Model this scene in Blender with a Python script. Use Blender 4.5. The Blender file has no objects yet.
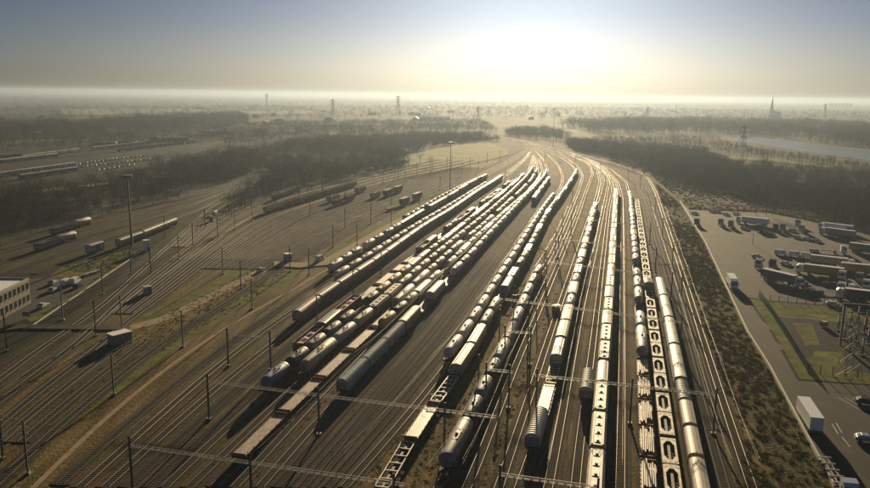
import bpy, math, random
import numpy as np
from mathutils import Vector, Matrix
random.seed(7); rng = np.random.default_rng(7)
R = math.radians
C = bpy.context.scene.collection
SC = bpy.context.scene
# ------------------------------------------------------------------ camera
F, H, PITCH, ROLL = 760.0, 66.0, math.atan(149 / 760.0), 0.0126
fwd = Vector((0, math.cos(PITCH), -math.sin(PITCH)))
right0 = Vector((1, 0, 0)); up0 = right0.cross(fwd)
right = right0 * math.cos(ROLL) + up0 * math.sin(ROLL)
up = right.cross(fwd)
CAM = Vector((0, 0, H))
cd = bpy.data.cameras.new('camera'); cam = bpy.data.objects.new('camera', cd); C.objects.link(cam)
cam.matrix_world = Matrix.Translation(CAM) @ Matrix((right, up, -fwd)).transposed().to_4x4()
cd.sensor_width = 36; cd.lens = F / 870 * 36; cd.clip_start = 1; cd.clip_end = 90000
SC.camera = cam
# ------------------------------------------------------------------ sky, sun, exposure
SUN_EL, SUN_AZ = 10.5, 7.0       # azimuth to the right of straight ahead
w = bpy.data.worlds.new('World'); SC.world = w; w.use_nodes = True
nt = w.node_tree; nt.nodes.clear()
sky = nt.nodes.new('ShaderNodeTexSky'); sky.sky_type = 'NISHITA'; sky.sun_disc = False
sky.sun_elevation = R(SUN_EL); sky.sun_rotation = R(SUN_AZ)
sky.dust_density = 2.3; sky.air_density = 0.6; sky.ozone_density = 5.5; sky.altitude = 60
bg = nt.nodes.new('ShaderNodeBackground'); bg.inputs['Strength'].default_value = 0.05
wo = nt.nodes.new('ShaderNodeOutputWorld')
hs_ = nt.nodes.new('ShaderNodeHueSaturation'); hs_.inputs['Saturation'].default_value = 1.0
mx_ = nt.nodes.new('ShaderNodeMix'); mx_.data_type = 'RGBA'; mx_.blend_type = 'MULTIPLY'; mx_.inputs[0].default_value = 1.0; mx_.inputs[7].default_value = (.385, .385, .385, 1)
nt.links.new(sky.outputs[0], hs_.inputs['Color']); nt.links.new(hs_.outputs[0], mx_.inputs[6]); gm_ = nt.nodes.new('ShaderNodeGamma'); gm_.inputs[1].default_value = 0.80
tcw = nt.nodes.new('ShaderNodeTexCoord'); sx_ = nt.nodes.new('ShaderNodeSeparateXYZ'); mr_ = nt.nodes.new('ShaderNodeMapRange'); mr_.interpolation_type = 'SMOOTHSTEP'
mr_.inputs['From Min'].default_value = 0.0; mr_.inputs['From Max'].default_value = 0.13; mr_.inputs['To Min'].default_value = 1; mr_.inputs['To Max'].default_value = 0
mh_ = nt.nodes.new('ShaderNodeMix'); mh_.data_type = 'RGBA'; mh_.blend_type = 'MULTIPLY'; mh_.inputs[7].default_value = (1.7, 1.5, 1.2, 1)   # warm, brighter horizon band painted into the sky colour, fading with height
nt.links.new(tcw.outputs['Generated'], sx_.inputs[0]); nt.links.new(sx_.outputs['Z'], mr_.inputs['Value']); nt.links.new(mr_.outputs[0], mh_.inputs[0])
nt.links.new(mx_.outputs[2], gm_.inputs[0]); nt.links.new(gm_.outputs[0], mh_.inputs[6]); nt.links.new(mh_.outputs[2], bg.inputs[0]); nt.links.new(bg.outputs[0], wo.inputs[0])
sl = bpy.data.lights.new('sun', 'SUN'); sl.energy = 5.0; sl.angle = R(0.6); sl.color = (1.0, 0.78, 0.46)
so = bpy.data.objects.new('sun', sl); C.objects.link(so)
sdir = Vector((math.sin(R(SUN_AZ)) * math.cos(R(SUN_EL)), math.cos(R(SUN_AZ)) * math.cos(R(SUN_EL)), math.sin(R(SUN_EL))))
so.rotation_euler = sdir.to_track_quat('Z', 'Y').to_euler(); so.location = (0, 0, 300)
SC.view_settings.view_transform = 'Standard'; SC.view_settings.look = 'None'
SC.view_settings.gamma = 1; SC.view_settings.use_curve_mapping = False
SC.view_settings.exposure = 0.85
SC.cycles.use_denoising = True
SC.cycles.max_bounces = 5; SC.cycles.volume_bounces = 0; SC.cycles.transparent_max_bounces = 8
HAZE_DENSITY = 0.00016

def ray(px, py):
    return (fwd * F + right * (px - 435.0) - up * (py - 244.0)).normalized()
def at(px, py, z=0.0):
    d = ray(px, py)
    if d.z > -0.002: d.z = -0.002
    return CAM + d * ((z - H) / d.z)
def to_px(p):
    d = p - CAM; zc = d.dot(fwd)
    return 435 + F * d.dot(right) / zc, 244 - F * d.dot(up) / zc

# ------------------------------------------------------------------ materials
def mat(name, col, rough=0.7, metal=0.0, var=0.0, nscale=1.0, stretch=None, bump=0.0, bscale=8.0, objvar=0.0, col2=None, spec=0.5, gen='Object'):
    m = bpy.data.materials.new(name); m.use_nodes = True
    t = m.node_tree; b = t.nodes['Principled BSDF']
    b.inputs['Roughness'].default_value = rough; b.inputs['Metallic'].default_value = metal
    b.inputs['Specular IOR Level'].default_value = spec
    c1 = (*col, 1); src = None  # earth and vegetation keep low real-world albedos
    tc = t.nodes.new('ShaderNodeTexCoord'); mp = t.nodes.new('ShaderNodeMapping')
    t.links.new(tc.outputs[gen], mp.inputs[0])
    if stretch: mp.inputs['Scale'].default_value = stretch
    if var > 0 or col2:
        n = t.nodes.new('ShaderNodeTexNoise'); n.inputs['Scale'].default_value = nscale; n.inputs['Detail'].default_value = 6
        n.inputs['Roughness'].default_value = 0.65
        t.links.new(mp.outputs[0], n.inputs['Vector'])
        r = t.nodes.new('ShaderNodeValToRGB')
        r.color_ramp.elements[0].position = 0.33; r.color_ramp.elements[1].position = 0.67
        ca = tuple(max(0, x * (1 - var)) for x in col); cb = col2 or tuple(min(0.9, x * (1 + var)) for x in col)
        r.color_ramp.elements[0].color = (*ca, 1); r.color_ramp.elements[1].color = (*cb, 1)
        t.links.new(n.outputs['Fac'], r.inputs[0]); src = r.outputs[0]
    if objvar > 0:
        oi = t.nodes.new('ShaderNodeObjectInfo'); mr = t.nodes.new('ShaderNodeMapRange')
        mr.inputs['To Min'].default_value = 1 - objvar; mr.inputs['To Max'].default_value = 1 + objvar * 0.6
        t.links.new(oi.outputs['Random'], mr.inputs['Value'])
        hs = t.nodes.new('ShaderNodeHueSaturation'); hs.inputs['Color'].default_value = c1
        t.links.new(mr.outputs[0], hs.inputs['Value'])
        if src: t.links.new(src, hs.inputs['Color'])
        src = hs.outputs[0]
    if src: t.links.new(src, b.inputs['Base Color'])
    else: b.inputs['Base Color'].default_value = c1
    if bump > 0:
        n2 = t.nodes.new('ShaderNodeTexNoise'); n2.inputs['Scale'].default_value = bscale; n2.inputs['Detail'].default_value = 4
        t.links.new(mp.outputs[0], n2.inputs['Vector'])
        bp = t.nodes.new('ShaderNodeBump'); bp.inputs['Strength'].default_value = bump; bp.inputs['Distance'].default_value = 0.3
        t.links.new(n2.outputs['Fac'], bp.inputs['Height']); t.links.new(bp.outputs[0], b.inputs['Normal'])
    return m
M = {}
def P(k, *a, **kw): M[k] = mat(k, *a, **kw)
wag = dict(var=0.28, nscale=0.55, objvar=0.22, rough=0.6)
P('white', (.68, .61, .50), **wag); P('cream', (.52, .44, .30), **wag); P('silver', (.54, .50, .44), **wag)
P('grey', (.26, .24, .22), **wag); P('black', (.035, .034, .036), **wag); P('blue', (.16, .20, .30), **wag)
P('rust', (.27, .085, .045), **wag); P('yellow', (.46, .36, .13), **wag); P('mint', (.42, .50, .44), **wag)
P('tan', (.36, .29, .21), **wag); P('pink', (.46, .29, .24), **wag); P('green', (.10, .15, .06), **wag)
P('frame_paint', (.045, .036, .03), 0.7, var=0.3, nscale=2); P('wheel_steel', (.07, .05, .04), 0.6, 0.3)
P('deck', (.36, .27, .19), 0.5, var=0.4, nscale=0.7, stretch=(3, .6, 1))
P('dark_steel', (.05, .05, .05), 0.5, 0.3); P('steel_load', (.32, .28, .22), 0.35, 0.7, var=0.4, nscale=1.2, stretch=(4, .3, 1))
P('rail_head', (0.17, 0.125, 0.08), 0.52, 0.85); P('rail_rust', (.045, .034, .024), 0.75, 0.0, spec=.2); P('sleeper', (0.120, 0.102, 0.084), spec=.03, rough= 0.85, var=0.3, nscale=1.5)
P('mast_steel', (.14, .14, .13), 0.6, 0.4); P('beam_steel', (.42, .39, .34), 0.6, 0.1); P('galvanised', (.38, .38, .37), 0.5, 0.6)
P('truck_white', (.80, .80, .79), 0.35, var=0.06, nscale=0.5); P('glass', (.02, .025, .03), 0.1); P('tyre', (.02, .02, .02), 0.8)
P('truck_teal', (.08, .14, .15), 0.4, var=0.1); P('truck_yellow', (.36, .27, .05), 0.45, var=0.12); P('truck_blue', (.12, .17, .24), 0.4, var=0.1)
P('truck_brown', (.12, .07, .05), 0.4); P('truck_dark', (.04, .045, .05), 0.4); P('truck_grey', (.34, .34, .33), 0.4, var=0.1)
P('car_white', (.7, .7, .7), 0.25); P('car_silver', (.42, .43, .44), 0.28, 0.4); P('car_black', (.03, .03, .035), 0.2); P('car_blue', (.06, .09, .16), 0.25)
P('red_paint', (.35, .04, .03), 0.4); P('concrete', (.30, .28, .25), 0.8, var=0.2, nscale=.8); P('brick', (.20, .17, .135), 0.85, var=0.2, nscale=2.0)
P('roof_white', (0.888, 0.864, 0.816), 0.6, var=0.08, nscale=0.3); P('wall_pale', (.40, .36, .30), 0.8, var=0.12, nscale=.6)
P('bark', (.05, .042, .034), spec=.03, rough= 0.9); P('twig', (0.045, 0.038, 0.026), spec=.03, rough=0.9, var=.2, nscale=.03, col2=(.17, .125, .07)); P('twig_green', (0.028, 0.036, 0.018), spec=.03, rough=0.9, var=.2, nscale=.03, col2=(.12, .11, .055))
P('slate', (.03, .03, .033), 0.6); P('scrub_twig', (.25, .21, .09), spec=.03, rough= 0.9); P('dry_grass', (.36, .32, .13), spec=.03, rough= 0.9)
P('wire', (.05, .05, .05), 0.5, 0.5)
gm = dict(gen='Object')
P('ground', (0.018, 0.022, 0.017), spec=.03, rough= 0.95, var=0.45, nscale=0.004, stretch=(1, .6, 1), col2=(0.036, 0.038, 0.024))
P('yard', (0.082, 0.056, 0.02), spec=.03, rough= 0.92, var=0.5, nscale=0.09, stretch=(1, .35, 1), bump=0.6, bscale=2.5, col2=(0.20, 0.135, 0.045))
P('yard_dark', (0.028, 0.025, 0.018), spec=.03, rough= 0.92, var=0.4, nscale=0.09, stretch=(1, .4, 1), bump=0.6, bscale=2.0, col2=(0.059, 0.049, 0.031))
P('ballast', (0.049, 0.038, 0.026), spec=.03, rough= 0.9, var=0.4, nscale=0.6, bump=0.7, bscale=9, col2=(0.094, 0.071, 0.046))
P('grass', (0.09, 0.115, 0.018), spec=.03, rough= 0.95, var=0.45, nscale=0.2, bump=0.7, bscale=2.5, col2=(0.20, 0.22, 0.045))
P('field', (.19, .205, .05), spec=.03, rough= 0.95, var=0.25, nscale=0.03, col2=(.25, .24, .10))
P('field_pale', (.22, .22, .12), spec=.03, rough= 0.95, var=0.25, nscale=0.02)
P('sand', (0.360, 0.270, 0.174), spec=.03, rough= 0.9, var=0.2, nscale=0.4, bump=0.3)
P('asphalt', (0.031, 0.027, 0.020), 0.85, var=0.22, nscale=0.12, bump=0.15, bscale=12, spec=.10, col2=(0.053, 0.043, 0.031))
P('asphalt_dark', (0.035, 0.034, 0.031), 0.85, spec=.1, var=0.25, nscale=0.12, bump=0.15, bscale=12, col2=(0.059, 0.054, 0.046))
P('scrub_soil', (0.08, 0.062, 0.03), spec=.03, rough= 0.95, var=0.5, nscale=0.16, bump=0.9, bscale=1.5, col2=(0.128, 0.092, 0.040))
P('paint', (.3, .3, .28), 0.6); P('kerb', (.42, .39, .34), 0.7, var=.15)
P('water', (.10, .12, .13), 0.3, var=0, bump=0.12, bscale=0.6)
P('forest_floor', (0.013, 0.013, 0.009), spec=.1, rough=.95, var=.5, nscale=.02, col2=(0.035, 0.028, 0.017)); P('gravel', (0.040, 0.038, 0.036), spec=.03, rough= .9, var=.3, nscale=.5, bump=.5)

# ------------------------------------------------------------------ mesh builder
def enrich(m, scale2, stretch2, colA, fac=.6, lo=.45, hi=.62, rot=0.0):
    """mix a second colour (weeds, oil, worn earth) over the base in patches of their own"""
    t = M[m].node_tree; b = t.nodes['Principled BSDF']; src = b.inputs['Base Color'].links[0].from_socket
    tc = t.nodes.new('ShaderNodeTexCoord'); mp = t.nodes.new('ShaderNodeMapping'); mp.inputs['Scale'].default_value = stretch2; mp.inputs['Rotation'].default_value = (0, 0, rot)
    n = t.nodes.new('ShaderNodeTexNoise'); n.inputs['Scale'].default_value = scale2; n.inputs['Detail'].default_value = 7; n.inputs['Roughness'].default_value = .6
    r = t.nodes.new('ShaderNodeValToRGB'); r.color_ramp.elements[0].position = lo; r.color_ramp.elements[1].position = hi
    r.color_ramp.elements[0].color = (0, 0, 0, 1); r.color_ramp.elements[1].color = (fac, fac, fac, 1)
    x = t.nodes.new('ShaderNodeMix'); x.data_type = 'RGBA'; x.inputs[7].default_value = (*colA, 1)
    L = t.links.new; L(tc.outputs['Object'], mp.inputs[0]); L(mp.outputs[0], n.inputs['Vector']); L(n.outputs['Fac'], r.inputs[0]); L(r.outputs[0], x.inputs[0]); L(src, x.inputs[6]); L(x.outputs[2], b.inputs['Base Color'])
enrich('yard', .035, (1, .5, 1), (.085, .09, .03), .7); enrich('yard', .5, (1, .06, 1), (.26, .19, .10), .6, rot=-.12); enrich('yard', .4, (1, .05, 1), (.03, .026, .02), .7, .5, .66, rot=.1)
enrich('yard_dark', .03, (1, .6, 1), (.07, .075, .025), .7); enrich('yard_dark', .4, (1, .08, 1), (.13, .10, .06), .6, rot=.8)
enrich('ballast', .07, (1, .3, 1), (.17, .12, .06), .65); enrich('ballast', .25, (1, .3, 1), (.03, .026, .02), .6, .5, .64)
enrich('asphalt', .06, (1, 1, 1), (.022, .02, .018), .7); enrich('asphalt', .35, (1, .08, 1), (.09, .075, .055), .5, .52, .66, rot=1.2); enrich('asphalt', .5, (1, .1, 1), (.018, .017, .016), .6, .56, .68, rot=.3)
enrich('grass', .12, (1, 1, 1), (.14, .10, .045), .7); enrich('scrub_soil', .05, (1, .5, 1), (.085, .09, .028), .8); [enrich(k, .9, (1, 1, .35), (.11, .065, .035), .55, .52, .7) for k in ('white', 'cream', 'silver', 'grey', 'yellow', 'mint', 'tan', 'pink', 'green', 'deck')]; enrich('ground', .0016, (1, .5, 1), (.12, .12, .05), .5, .55, .62)
class G:
    def __init__(s): s.v = []; s.f = []; s.sm = []
    def add(s, vs, fs, smooth=False):
        o = len(s.v); s.v += [tuple(v) for v in vs]
        for f in fs: s.f.append(tuple(i + o for i in f)); s.sm.append(smooth)
        return s
    def box(s, cx, cy, cz, sx, sy, sz, rz=0, taper=1.0):
        c, n = math.cos(rz), math.sin(rz); vs = []
        for dz, k in ((-.5, 1.0), (.5, taper)):
            for dx, dy in ((-.5, -.5), (.5, -.5), (.5, .5), (-.5, .5)):
                x, y = dx * sx * k, dy * sy * k
                vs.append((cx + x * c - y * n, cy + x * n + y * c, cz + dz * sz))
        return s.add(vs, [(3, 2, 1, 0), (4, 5, 6, 7), (0, 1, 5, 4), (1, 2, 6, 5), (2, 3, 7, 6), (3, 0, 4, 7)])
    def cyl(s, p0, p1, r0, r1=None, n=8, smooth=True, caps=True):
        r1 = r0 if r1 is None else r1
        p0, p1 = Vector(p0), Vector(p1); d = (p1 - p0).normalized()
        a = d.cross(Vector((0, 0, 1)) if abs(d.z) < .9 else Vector((1, 0, 0))).normalized(); b = d.cross(a)
        vs = []
        for p, r in ((p0, r0), (p1, r1)):
            for k in range(n):
                t = 2 * math.pi * k / n; vs.append(p + (a * math.cos(t) + b * math.sin(t)) * r)
        s.add(vs, [(k, (k + 1) % n, n + (k + 1) % n, n + k) for k in range(n)], smooth)
        if caps:
            s.add(vs[:n], [tuple(range(n))[::-1]]); s.add(vs[n:], [tuple(range(n))])
        return s
    def loft(s, rings, smooth=True, caps=True, closed=True):
        n = len(rings[0]); o = len(s.v)
        for r in rings: s.v += [tuple(v) for v in r]
        for i in range(len(rings) - 1):
            for k in range(n if closed else n - 1):
                k2 = (k + 1) % n
                s.f.append((o + i * n + k, o + i * n + k2, o + (i + 1) * n + k2, o + (i + 1) * n + k)); s.sm.append(smooth)
        if caps:
            s.add(rings[0], [tuple(range(n))[::-1]]); s.add(rings[-1], [tuple(range(n))])
        return s
    def prism(s, prof, y0, y1, smooth=False):      # profile in x,z swept along y
        return s.loft([[(x, y, z) for x, z in prof] for y in (y0, y1)], smooth)
    def mesh(s, name, m):
        me = bpy.data.meshes.new(name); me.from_pydata(s.v, [], s.f)
        ms = m if isinstance(m, (list, tuple)) else [m]
        for q in ms: me.materials.append(M[q] if isinstance(q, str) else q)
        me.polygons.foreach_set('use_smooth', s.sm); me.update()
        return me
    def obj(s, name, m, parent=None):
        o = bpy.data.objects.new(name, s.mesh(name, m)); C.objects.link(o); o.parent = parent
        return o
def tag(o, label=None, cat=None, group=None, kind=None):
    if label: o['label'] = label
    if cat: o['category'] = cat
    if group: o['group'] = group
    if kind: o['kind'] = kind
    return o
def root(name, loc=(0, 0, 0), rz=0):
    o = bpy.data.objects.new(name, None); C.objects.link(o); o.empty_display_size = .5
    o.location = loc; o.rotation_euler = (0, 0, rz); return o
CH = {}
def kids(o):
    return CH.get(o.name) or [c for c in o.children]
def dup(o, parent=None):
    c = o.copy(); C.objects.link(c); c.parent = parent
    if parent is None:
        for k in ('label', 'group', 'category'):
            if k in c: del c[k]
    cs = [dup(k, c) for k in kids(o)]
    CH[c.name] = cs
    return c
def reg(o):
    cs = list(o.children); CH[o.name] = cs
    for c in cs: reg(c)
    return o
def flat(name, pts, m, z, kind='structure', thick=0):
    g = G(); g.add([(p[0], p[1], z) for p in pts], [tuple(range(len(pts)))])
    me = g.mesh(name, m); o = bpy.data.objects.new(name, me); C.objects.link(o)
    if me.polygons[0].normal.z < 0: me.flip_normals()
    o['kind'] = kind; return o
def pxs(*pts, z=0): return [at(x, y, z) for x, y in pts]
ORD = ['', 'first', 'second', 'third', 'fourth', 'fifth', 'sixth', 'seventh', 'eighth', 'ninth', 'tenth', 'eleventh', 'twelfth', 'thirteenth', 'fourteenth', 'fifteenth', 'sixteenth', 'seventeenth', 'eighteenth', 'nineteenth', 'twentieth']
TENS = {2: 'twenty', 3: 'thirty', 4: 'forty', 5: 'fifty', 6: 'sixty'}
def ordn(n):
    if n <= 20: return ORD[n]
    t, u = divmod(n, 10)
    return (TENS[t][:-1] + 'ieth') if u == 0 else TENS[t] + '-' + ORD[u]

# ------------------------------------------------------------------ curves (tracks, roads) as X(Y) traced on the ground
class Curve:
    def __init__(s, pts=None, z=0.0, sig=9.0, XY=None, step=3.0):
        if XY is None:
            W = [at(p[0], p[1], p[2] if len(p) > 2 else z) for p in pts]
            ys = np.array([q.y for q in W]); xs = np.array([q.x for q in W])
            o = np.argsort(ys); ys, xs = ys[o], xs[o]
            Y = np.arange(ys[0], ys[-1], step)
            pad = 30
            m0 = (xs[1] - xs[0]) / max(1, ys[1] - ys[0]); m1 = (xs[-1] - xs[-2]) / max(1, ys[-1] - ys[-2])
            Ye = np.concatenate([Y[0] + step * np.arange(-pad, 0), Y, Y[-1] + step * np.arange(1, pad + 1)])
            X = np.interp(Ye, ys, xs)
            X[:pad] = xs[0] + (Ye[:pad] - ys[0]) * m0; X[-pad:] = xs[-1] + (Ye[-pad:] - ys[-1]) * m1
            for it in range(2):
                sg = sig / step; k = np.arange(-int(3 * sg), int(3 * sg) + 1); kw = np.exp(-k ** 2 / (2 * sg * sg)); kw /= kw.sum()
                Xp = np.pad(X, len(k) // 2, mode='reflect', reflect_type='odd'); X = np.convolve(Xp, kw, 'valid')
            s.Y, s.X = Y, X[pad:-pad]
        else: s.X, s.Y = XY
        s.S = np.concatenate([[0], np.cumsum(np.hypot(np.diff(s.X), np.diff(s.Y)))])
    def x(s, y): return float(np.interp(y, s.Y, s.X))
    def s_of_y(s, y): return float(np.interp(y, s.Y, s.S))
    def pos(s, d): return Vector((float(np.interp(d, s.S, s.X)), float(np.interp(d, s.S, s.Y)), 0))
    def cut(s, y0, y1):
        k = (s.Y >= y0) & (s.Y <= y1)
        return Curve(XY=(s.X[k], s.Y[k])) if k.sum() > 3 else None
def blend(a, b, t, mingap=2.4, n=1):
    y0, y1 = max(a.Y[0], b.Y[0]), min(a.Y[-1], b.Y[-1])
    Y = np.arange(y0, y1, 3.0); xa = np.interp(Y, a.Y, a.X); xb = np.interp(Y, b.Y, b.X)
    k = np.abs(xb - xa) / (n + 1) > mingap
    # keep the longest run
    best = (0, 0); i = 0
    while i < len(k):
        if k[i]:
            j = i
            while j < len(k) and k[j]: j += 1
            if j - i > best[1] - best[0]: best = (i, j)
            i = j
        else: i += 1
    i, j = best
    if j - i < 8: return None
    return Curve(XY=((1 - t) * xa[i:j] + t * xb[i:j], Y[i:j]))
def ribbon(name, cv, wid, m, z, kind='structure', off=0.0):
    g = G(); X, Y = cv.X, cv.Y
    tx, ty = np.gradient(X), np.gradient(Y); L = np.hypot(tx, ty); nx, ny = ty / L, -tx / L
    vs = []
    for i in range(len(X)):
        for s_ in (-1, 1):
            vs.append((X[i] + nx[i] * (off + s_ * wid / 2), Y[i] + ny[i] * (off + s_ * wid / 2), z))
    g.add(vs, [(2 * i, 2 * i + 1, 2 * i + 3, 2 * i + 2) for i in range(len(X) - 1)])
    o = g.obj(name, m); o['kind'] = kind; return o
TRACK_N = [0]
def track(cv, sleepers_to=300, head='rail_rust'):
    """a railway track: ballast bed, sleepers and two rails"""
    i = TRACK_N[0]; TRACK_N[0] += 1
    z0 = 0.06 + (i % 6) * 0.006
    X, Y = cv.X, cv.Y; tx, ty = np.gradient(X), np.gradient(Y); L = np.hypot(tx, ty); nx, ny = ty / L, -tx / L
    g = G(); vs = []
    for k in range(len(X)):
        for d, zz in ((-1.9, 0.02), (-1.4, .07), (1.4, .07), (1.9, 0.02)):
            vs.append((X[k] + nx[k] * d, Y[k] + ny[k] * d, z0 + zz))
    g.add(vs, [(4 * k + j, 4 * k + j + 1, 4 * k + j + 5, 4 * k + j + 4) for k in range(len(X) - 1) for j in range(3)])
    r = g.obj('railway_track', 'ballast'); r['kind'] = 'structure'
    prof = [(-.075, .0), (-.05, .15), (-.02, .17), (.02, .17), (.05, .15), (.075, .0)]
    for sgn in (-1, 1):
        g = G(); rings = []
        for k in range(len(X)):
            rings.append([(X[k] + nx[k] * (sgn * .75 + a), Y[k] + ny[k] * (sgn * .75 + a), z0 + .10 + b) for a, b in prof])
        g.loft(rings, True, False, False); g.obj('rail', head, r)
    ymax = min(cv.Y[-1], sleepers_to)
    if cv.Y[0] < ymax - 10:
        g = G(); s = 0.0; smax = cv.s_of_y(ymax)
        while s < smax:
            p = cv.pos(s); q = cv.pos(s + .5); a = math.atan2(-(q.x - p.x), q.y - p.y)
            g.box(p.x, p.y, z0 + .08, 2.5, .26, .07, a); s += .66
        o = g.obj('sleepers', 'sleeper', r); o['kind'] = 'stuff'
    return r
RT = 0.32   # rail top height

# traced control curves (photo pixels of 870x488, unprojected to the ground); third number = height of the traced point
T = {}
def tr(k, pts, z=0.0, **kw): T[k] = Curve(pts, z, **kw)
tr('A0', [(-60, 262), (0, 246), (70, 227), (130, 211), (190, 198), (228, 187), (256, 180), (285, 168), (310, 160)])
tr('A1', [(-40, 288), (50, 258), (110, 239), (160, 225), (205, 208), (232, 192), (258, 182), (287, 170)])
tr('A2', [(-20, 395), (45, 345), (88, 318), (118, 292), (159, 255), (207, 211), (234, 193.5), (260, 184)])
tr('A2b', [(-20, 417), (40, 372), (80, 342), (118, 303), (160, 270), (190, 246), (221, 220), (255, 205), (290, 195), (340, 183), (390, 170), (440, 160)])
tr('A3', [(-20, 442), (35, 394), (88, 356), (130, 319), (165, 295), (204, 264), (240, 237), (262, 224), (303, 208), (350, 193), (400, 178.5), (440, 171), (482, 162), (510, 155), (524, 149)])
tr('A4', [(-20, 500), (60, 425), (120, 376), (160, 345), (220, 308), (276, 270), (338, 240), (392, 213), (445, 191), (500, 162), (520, 151.5), (526, 146), (519, 142), (507, 139), (492, 137)])
tr('PATH', [(33, 488), (88, 433), (148, 382), (200, 344), (243, 317), (287, 293), (332, 266.5), (346, 257), (392, 229), (449, 197), (480, 178)])
tr('U0', [(404, 219), (422, 208.6), (443, 196.5), (457, 189.5), (468, 184)], 2.4)
tr('U1', [(60, 485, 0), (110, 440, 0), (160, 397, 0), (200, 365, 0), (240, 337, 0), (287, 304, 0), (334.6, 266), (354, 253), (383, 236), (406, 222), (430, 207.5), (449, 197), (473, 182), (486, 176), (505, 166), (520, 157), (528, 150), (531, 145, 0)], 2.4)
tr('U2', [(80, 488, 0), (120, 452, 0), (165, 412, 0), (210, 372, 0), (250, 341, 0), (297, 308, 0), (340, 274), (357.6, 264), (376, 252), (393, 241), (407, 232), (433, 216.5), (449, 207), (473, 192), (490, 181), (510, 168), (523, 158), (530, 150)], 2.4)
tr('U3', [(105, 488, 0), (150, 447, 0), (195, 407, 0), (240, 369, 0), (277, 341, 0), (307, 307), (326, 294), (340, 284), (355, 275), (379, 259), (397, 246), (415, 233), (430, 223), (449, 212), (462, 203), (476, 193), (494, 182), (512, 169), (525, 158), (531, 150)], 2.4)
tr('s1', [(150, 488, 0), (215, 428, 0), (260, 388, 0), (309, 340), (323, 328), (342, 311), (361, 297), (390, 273), (417, 253), (440, 235), (464, 217), (484, 203), (500, 191), (516, 178), (527, 166), (532, 154)], 2.0)
tr('s2', [(165, 488, 0), (225, 430, 0), (268, 382), (287, 367), (310, 349), (329, 334), (345, 321), (357, 311), (379, 293), (403, 274), (423, 257), (443, 242), (469, 221), (490, 204), (506, 191), (521, 178), (530, 166), (533, 154)], 2.4)
tr('s3', [(190, 488, 0), (225, 455, 0), (265, 414, 0), (306, 368), (327, 348), (348, 331), (366, 317), (379, 306), (397, 289.5), (419, 270), (436, 256), (459, 237), (476, 223.5), (491, 211), (510, 194), (526, 178), (534, 166), (534, 154)], 2.4)
tr('s4', [(215, 487, 0), (246, 450, 1.3), (263, 433, 1.3), (288, 408, 1.3), (311, 387, 1.3), (332, 367, 1.3), (351, 349, 1.3), (374, 323), (389, 311), (404.5, 295), (423, 277), (438, 264), (452, 251), (483, 226), (502, 208.5), (517, 195), (531, 181), (538, 168), (536, 156)], 2.7)
tr('s5', [(235, 488, 0), (290, 428, 0), (330, 385, 0), (375, 337, 0), (393, 318), (412, 299), (423, 289), (442, 272), (455, 260), (467, 247), (484, 232), (500, 217.5), (512, 207), (527, 194), (538, 181), (543, 169), (539, 157)], 2.4)
tr('s6', [(260, 488, 0), (310, 430, 0), (348.6, 378), (357, 371), (370, 357.5), (384.5, 344), (397, 331), (409, 319), (419, 308), (436, 290), (456, 270), (467.6, 259), (484, 240.5), (500, 224), (512, 211.5), (522, 200.5), (533, 190), (544, 177), (548, 168), (543, 157), (535, 149)], 2.4)
tr('T8a', [(345, 488, 0), (390, 437, 0), (425, 395, 0), (454, 348), (475, 318), (494, 286), (514, 255), (532, 226), (545, 206), (556, 192), (562, 182), (563, 173), (558, 163), (548, 153.5), (536, 147)], 2.4)
tr('T8b', [(376, 497, 1.5), (414, 432, 1.5), (432, 402, 1.5), (453, 377), (473, 345), (488, 318), (500, 297), (516, 271), (526, 255), (539, 229), (550, 209), (560, 197), (569, 184), (577, 171), (572, 163), (560, 155), (545, 149)], 2.4)
tr('T7', [(430, 505, 0), (447, 468), (462, 434), (477, 402), (491, 375), (506, 344), (519, 314), (530, 287), (538, 272), (552, 254, 0), (566, 222, 0), (579, 190, 0), (583, 176, 0), (577, 166, 0), (565, 157, 0), (548, 150, 0)], 2.4)
tr('K2', [(463, 500, 0), (469, 488), (513, 372), (539, 311), (562, 256), (577, 218), (587, 189), (593, 174), (589, 165), (574, 157.5), (556, 151.5), (540, 147), (528, 144), (515, 141), (500, 138)])
tr('K3', [(495, 500), (528, 402), (556, 317), (576, 258), (588, 222), (596, 199), (600, 182), (597, 170), (583, 160.5), (565, 153)])
tr('T6', [(515, 500, 0), (534, 440), (544.5, 402), (551, 378), (560, 345), (568, 314), (574, 288), (582, 257), (590, 226), (594, 210), (600, 194, 0), (604, 180, 0), (598, 168, 0), (584, 159.5, 0)], 2.4)
tr('K4', [(546, 500), (550, 480), (569, 378), (581, 311), (594, 256), (606, 197), (609, 182), (603, 171), (588, 161)])
tr('T5', [(574, 500), (580, 440), (589, 375), (597, 311), (603, 259), (609, 208), (613, 190), (609, 177), (596, 165)])
tr('T4', [(594, 500), (598.4, 430), (602.8, 372), (607.5, 318), (612.3, 255), (615, 210), (616.5, 190), (614, 181, 0), (602, 168, 0), (586, 159, 0)], 2.6)
tr('K5', [(620, 500), (621, 440), (622, 370), (622.5, 250), (622, 198), (618, 183), (607, 170), (592, 161), (572, 154)])
tr('T3', [(650, 500), (648, 450), (643.5, 376), (640, 318), (635.5, 258), (632, 215), (630, 194), (626, 182, 0), (612, 170.5, 0), (590, 160, 0), (566, 152, 0)], 2.4)
tr('T2', [(675, 500), (669, 450), (659.5, 373), (652.4, 320), (644.8, 260), (639, 216), (636.5, 200), (632, 186, 0), (620, 174, 0), (600, 163.5, 0)], 1.4)
tr('T1', [(703, 500), (686, 408), (678, 371), (669, 321), (660, 286), (653, 252, 0), (643, 200, 0), (636, 184, 0), (622, 172, 0)], 2.4)
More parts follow.
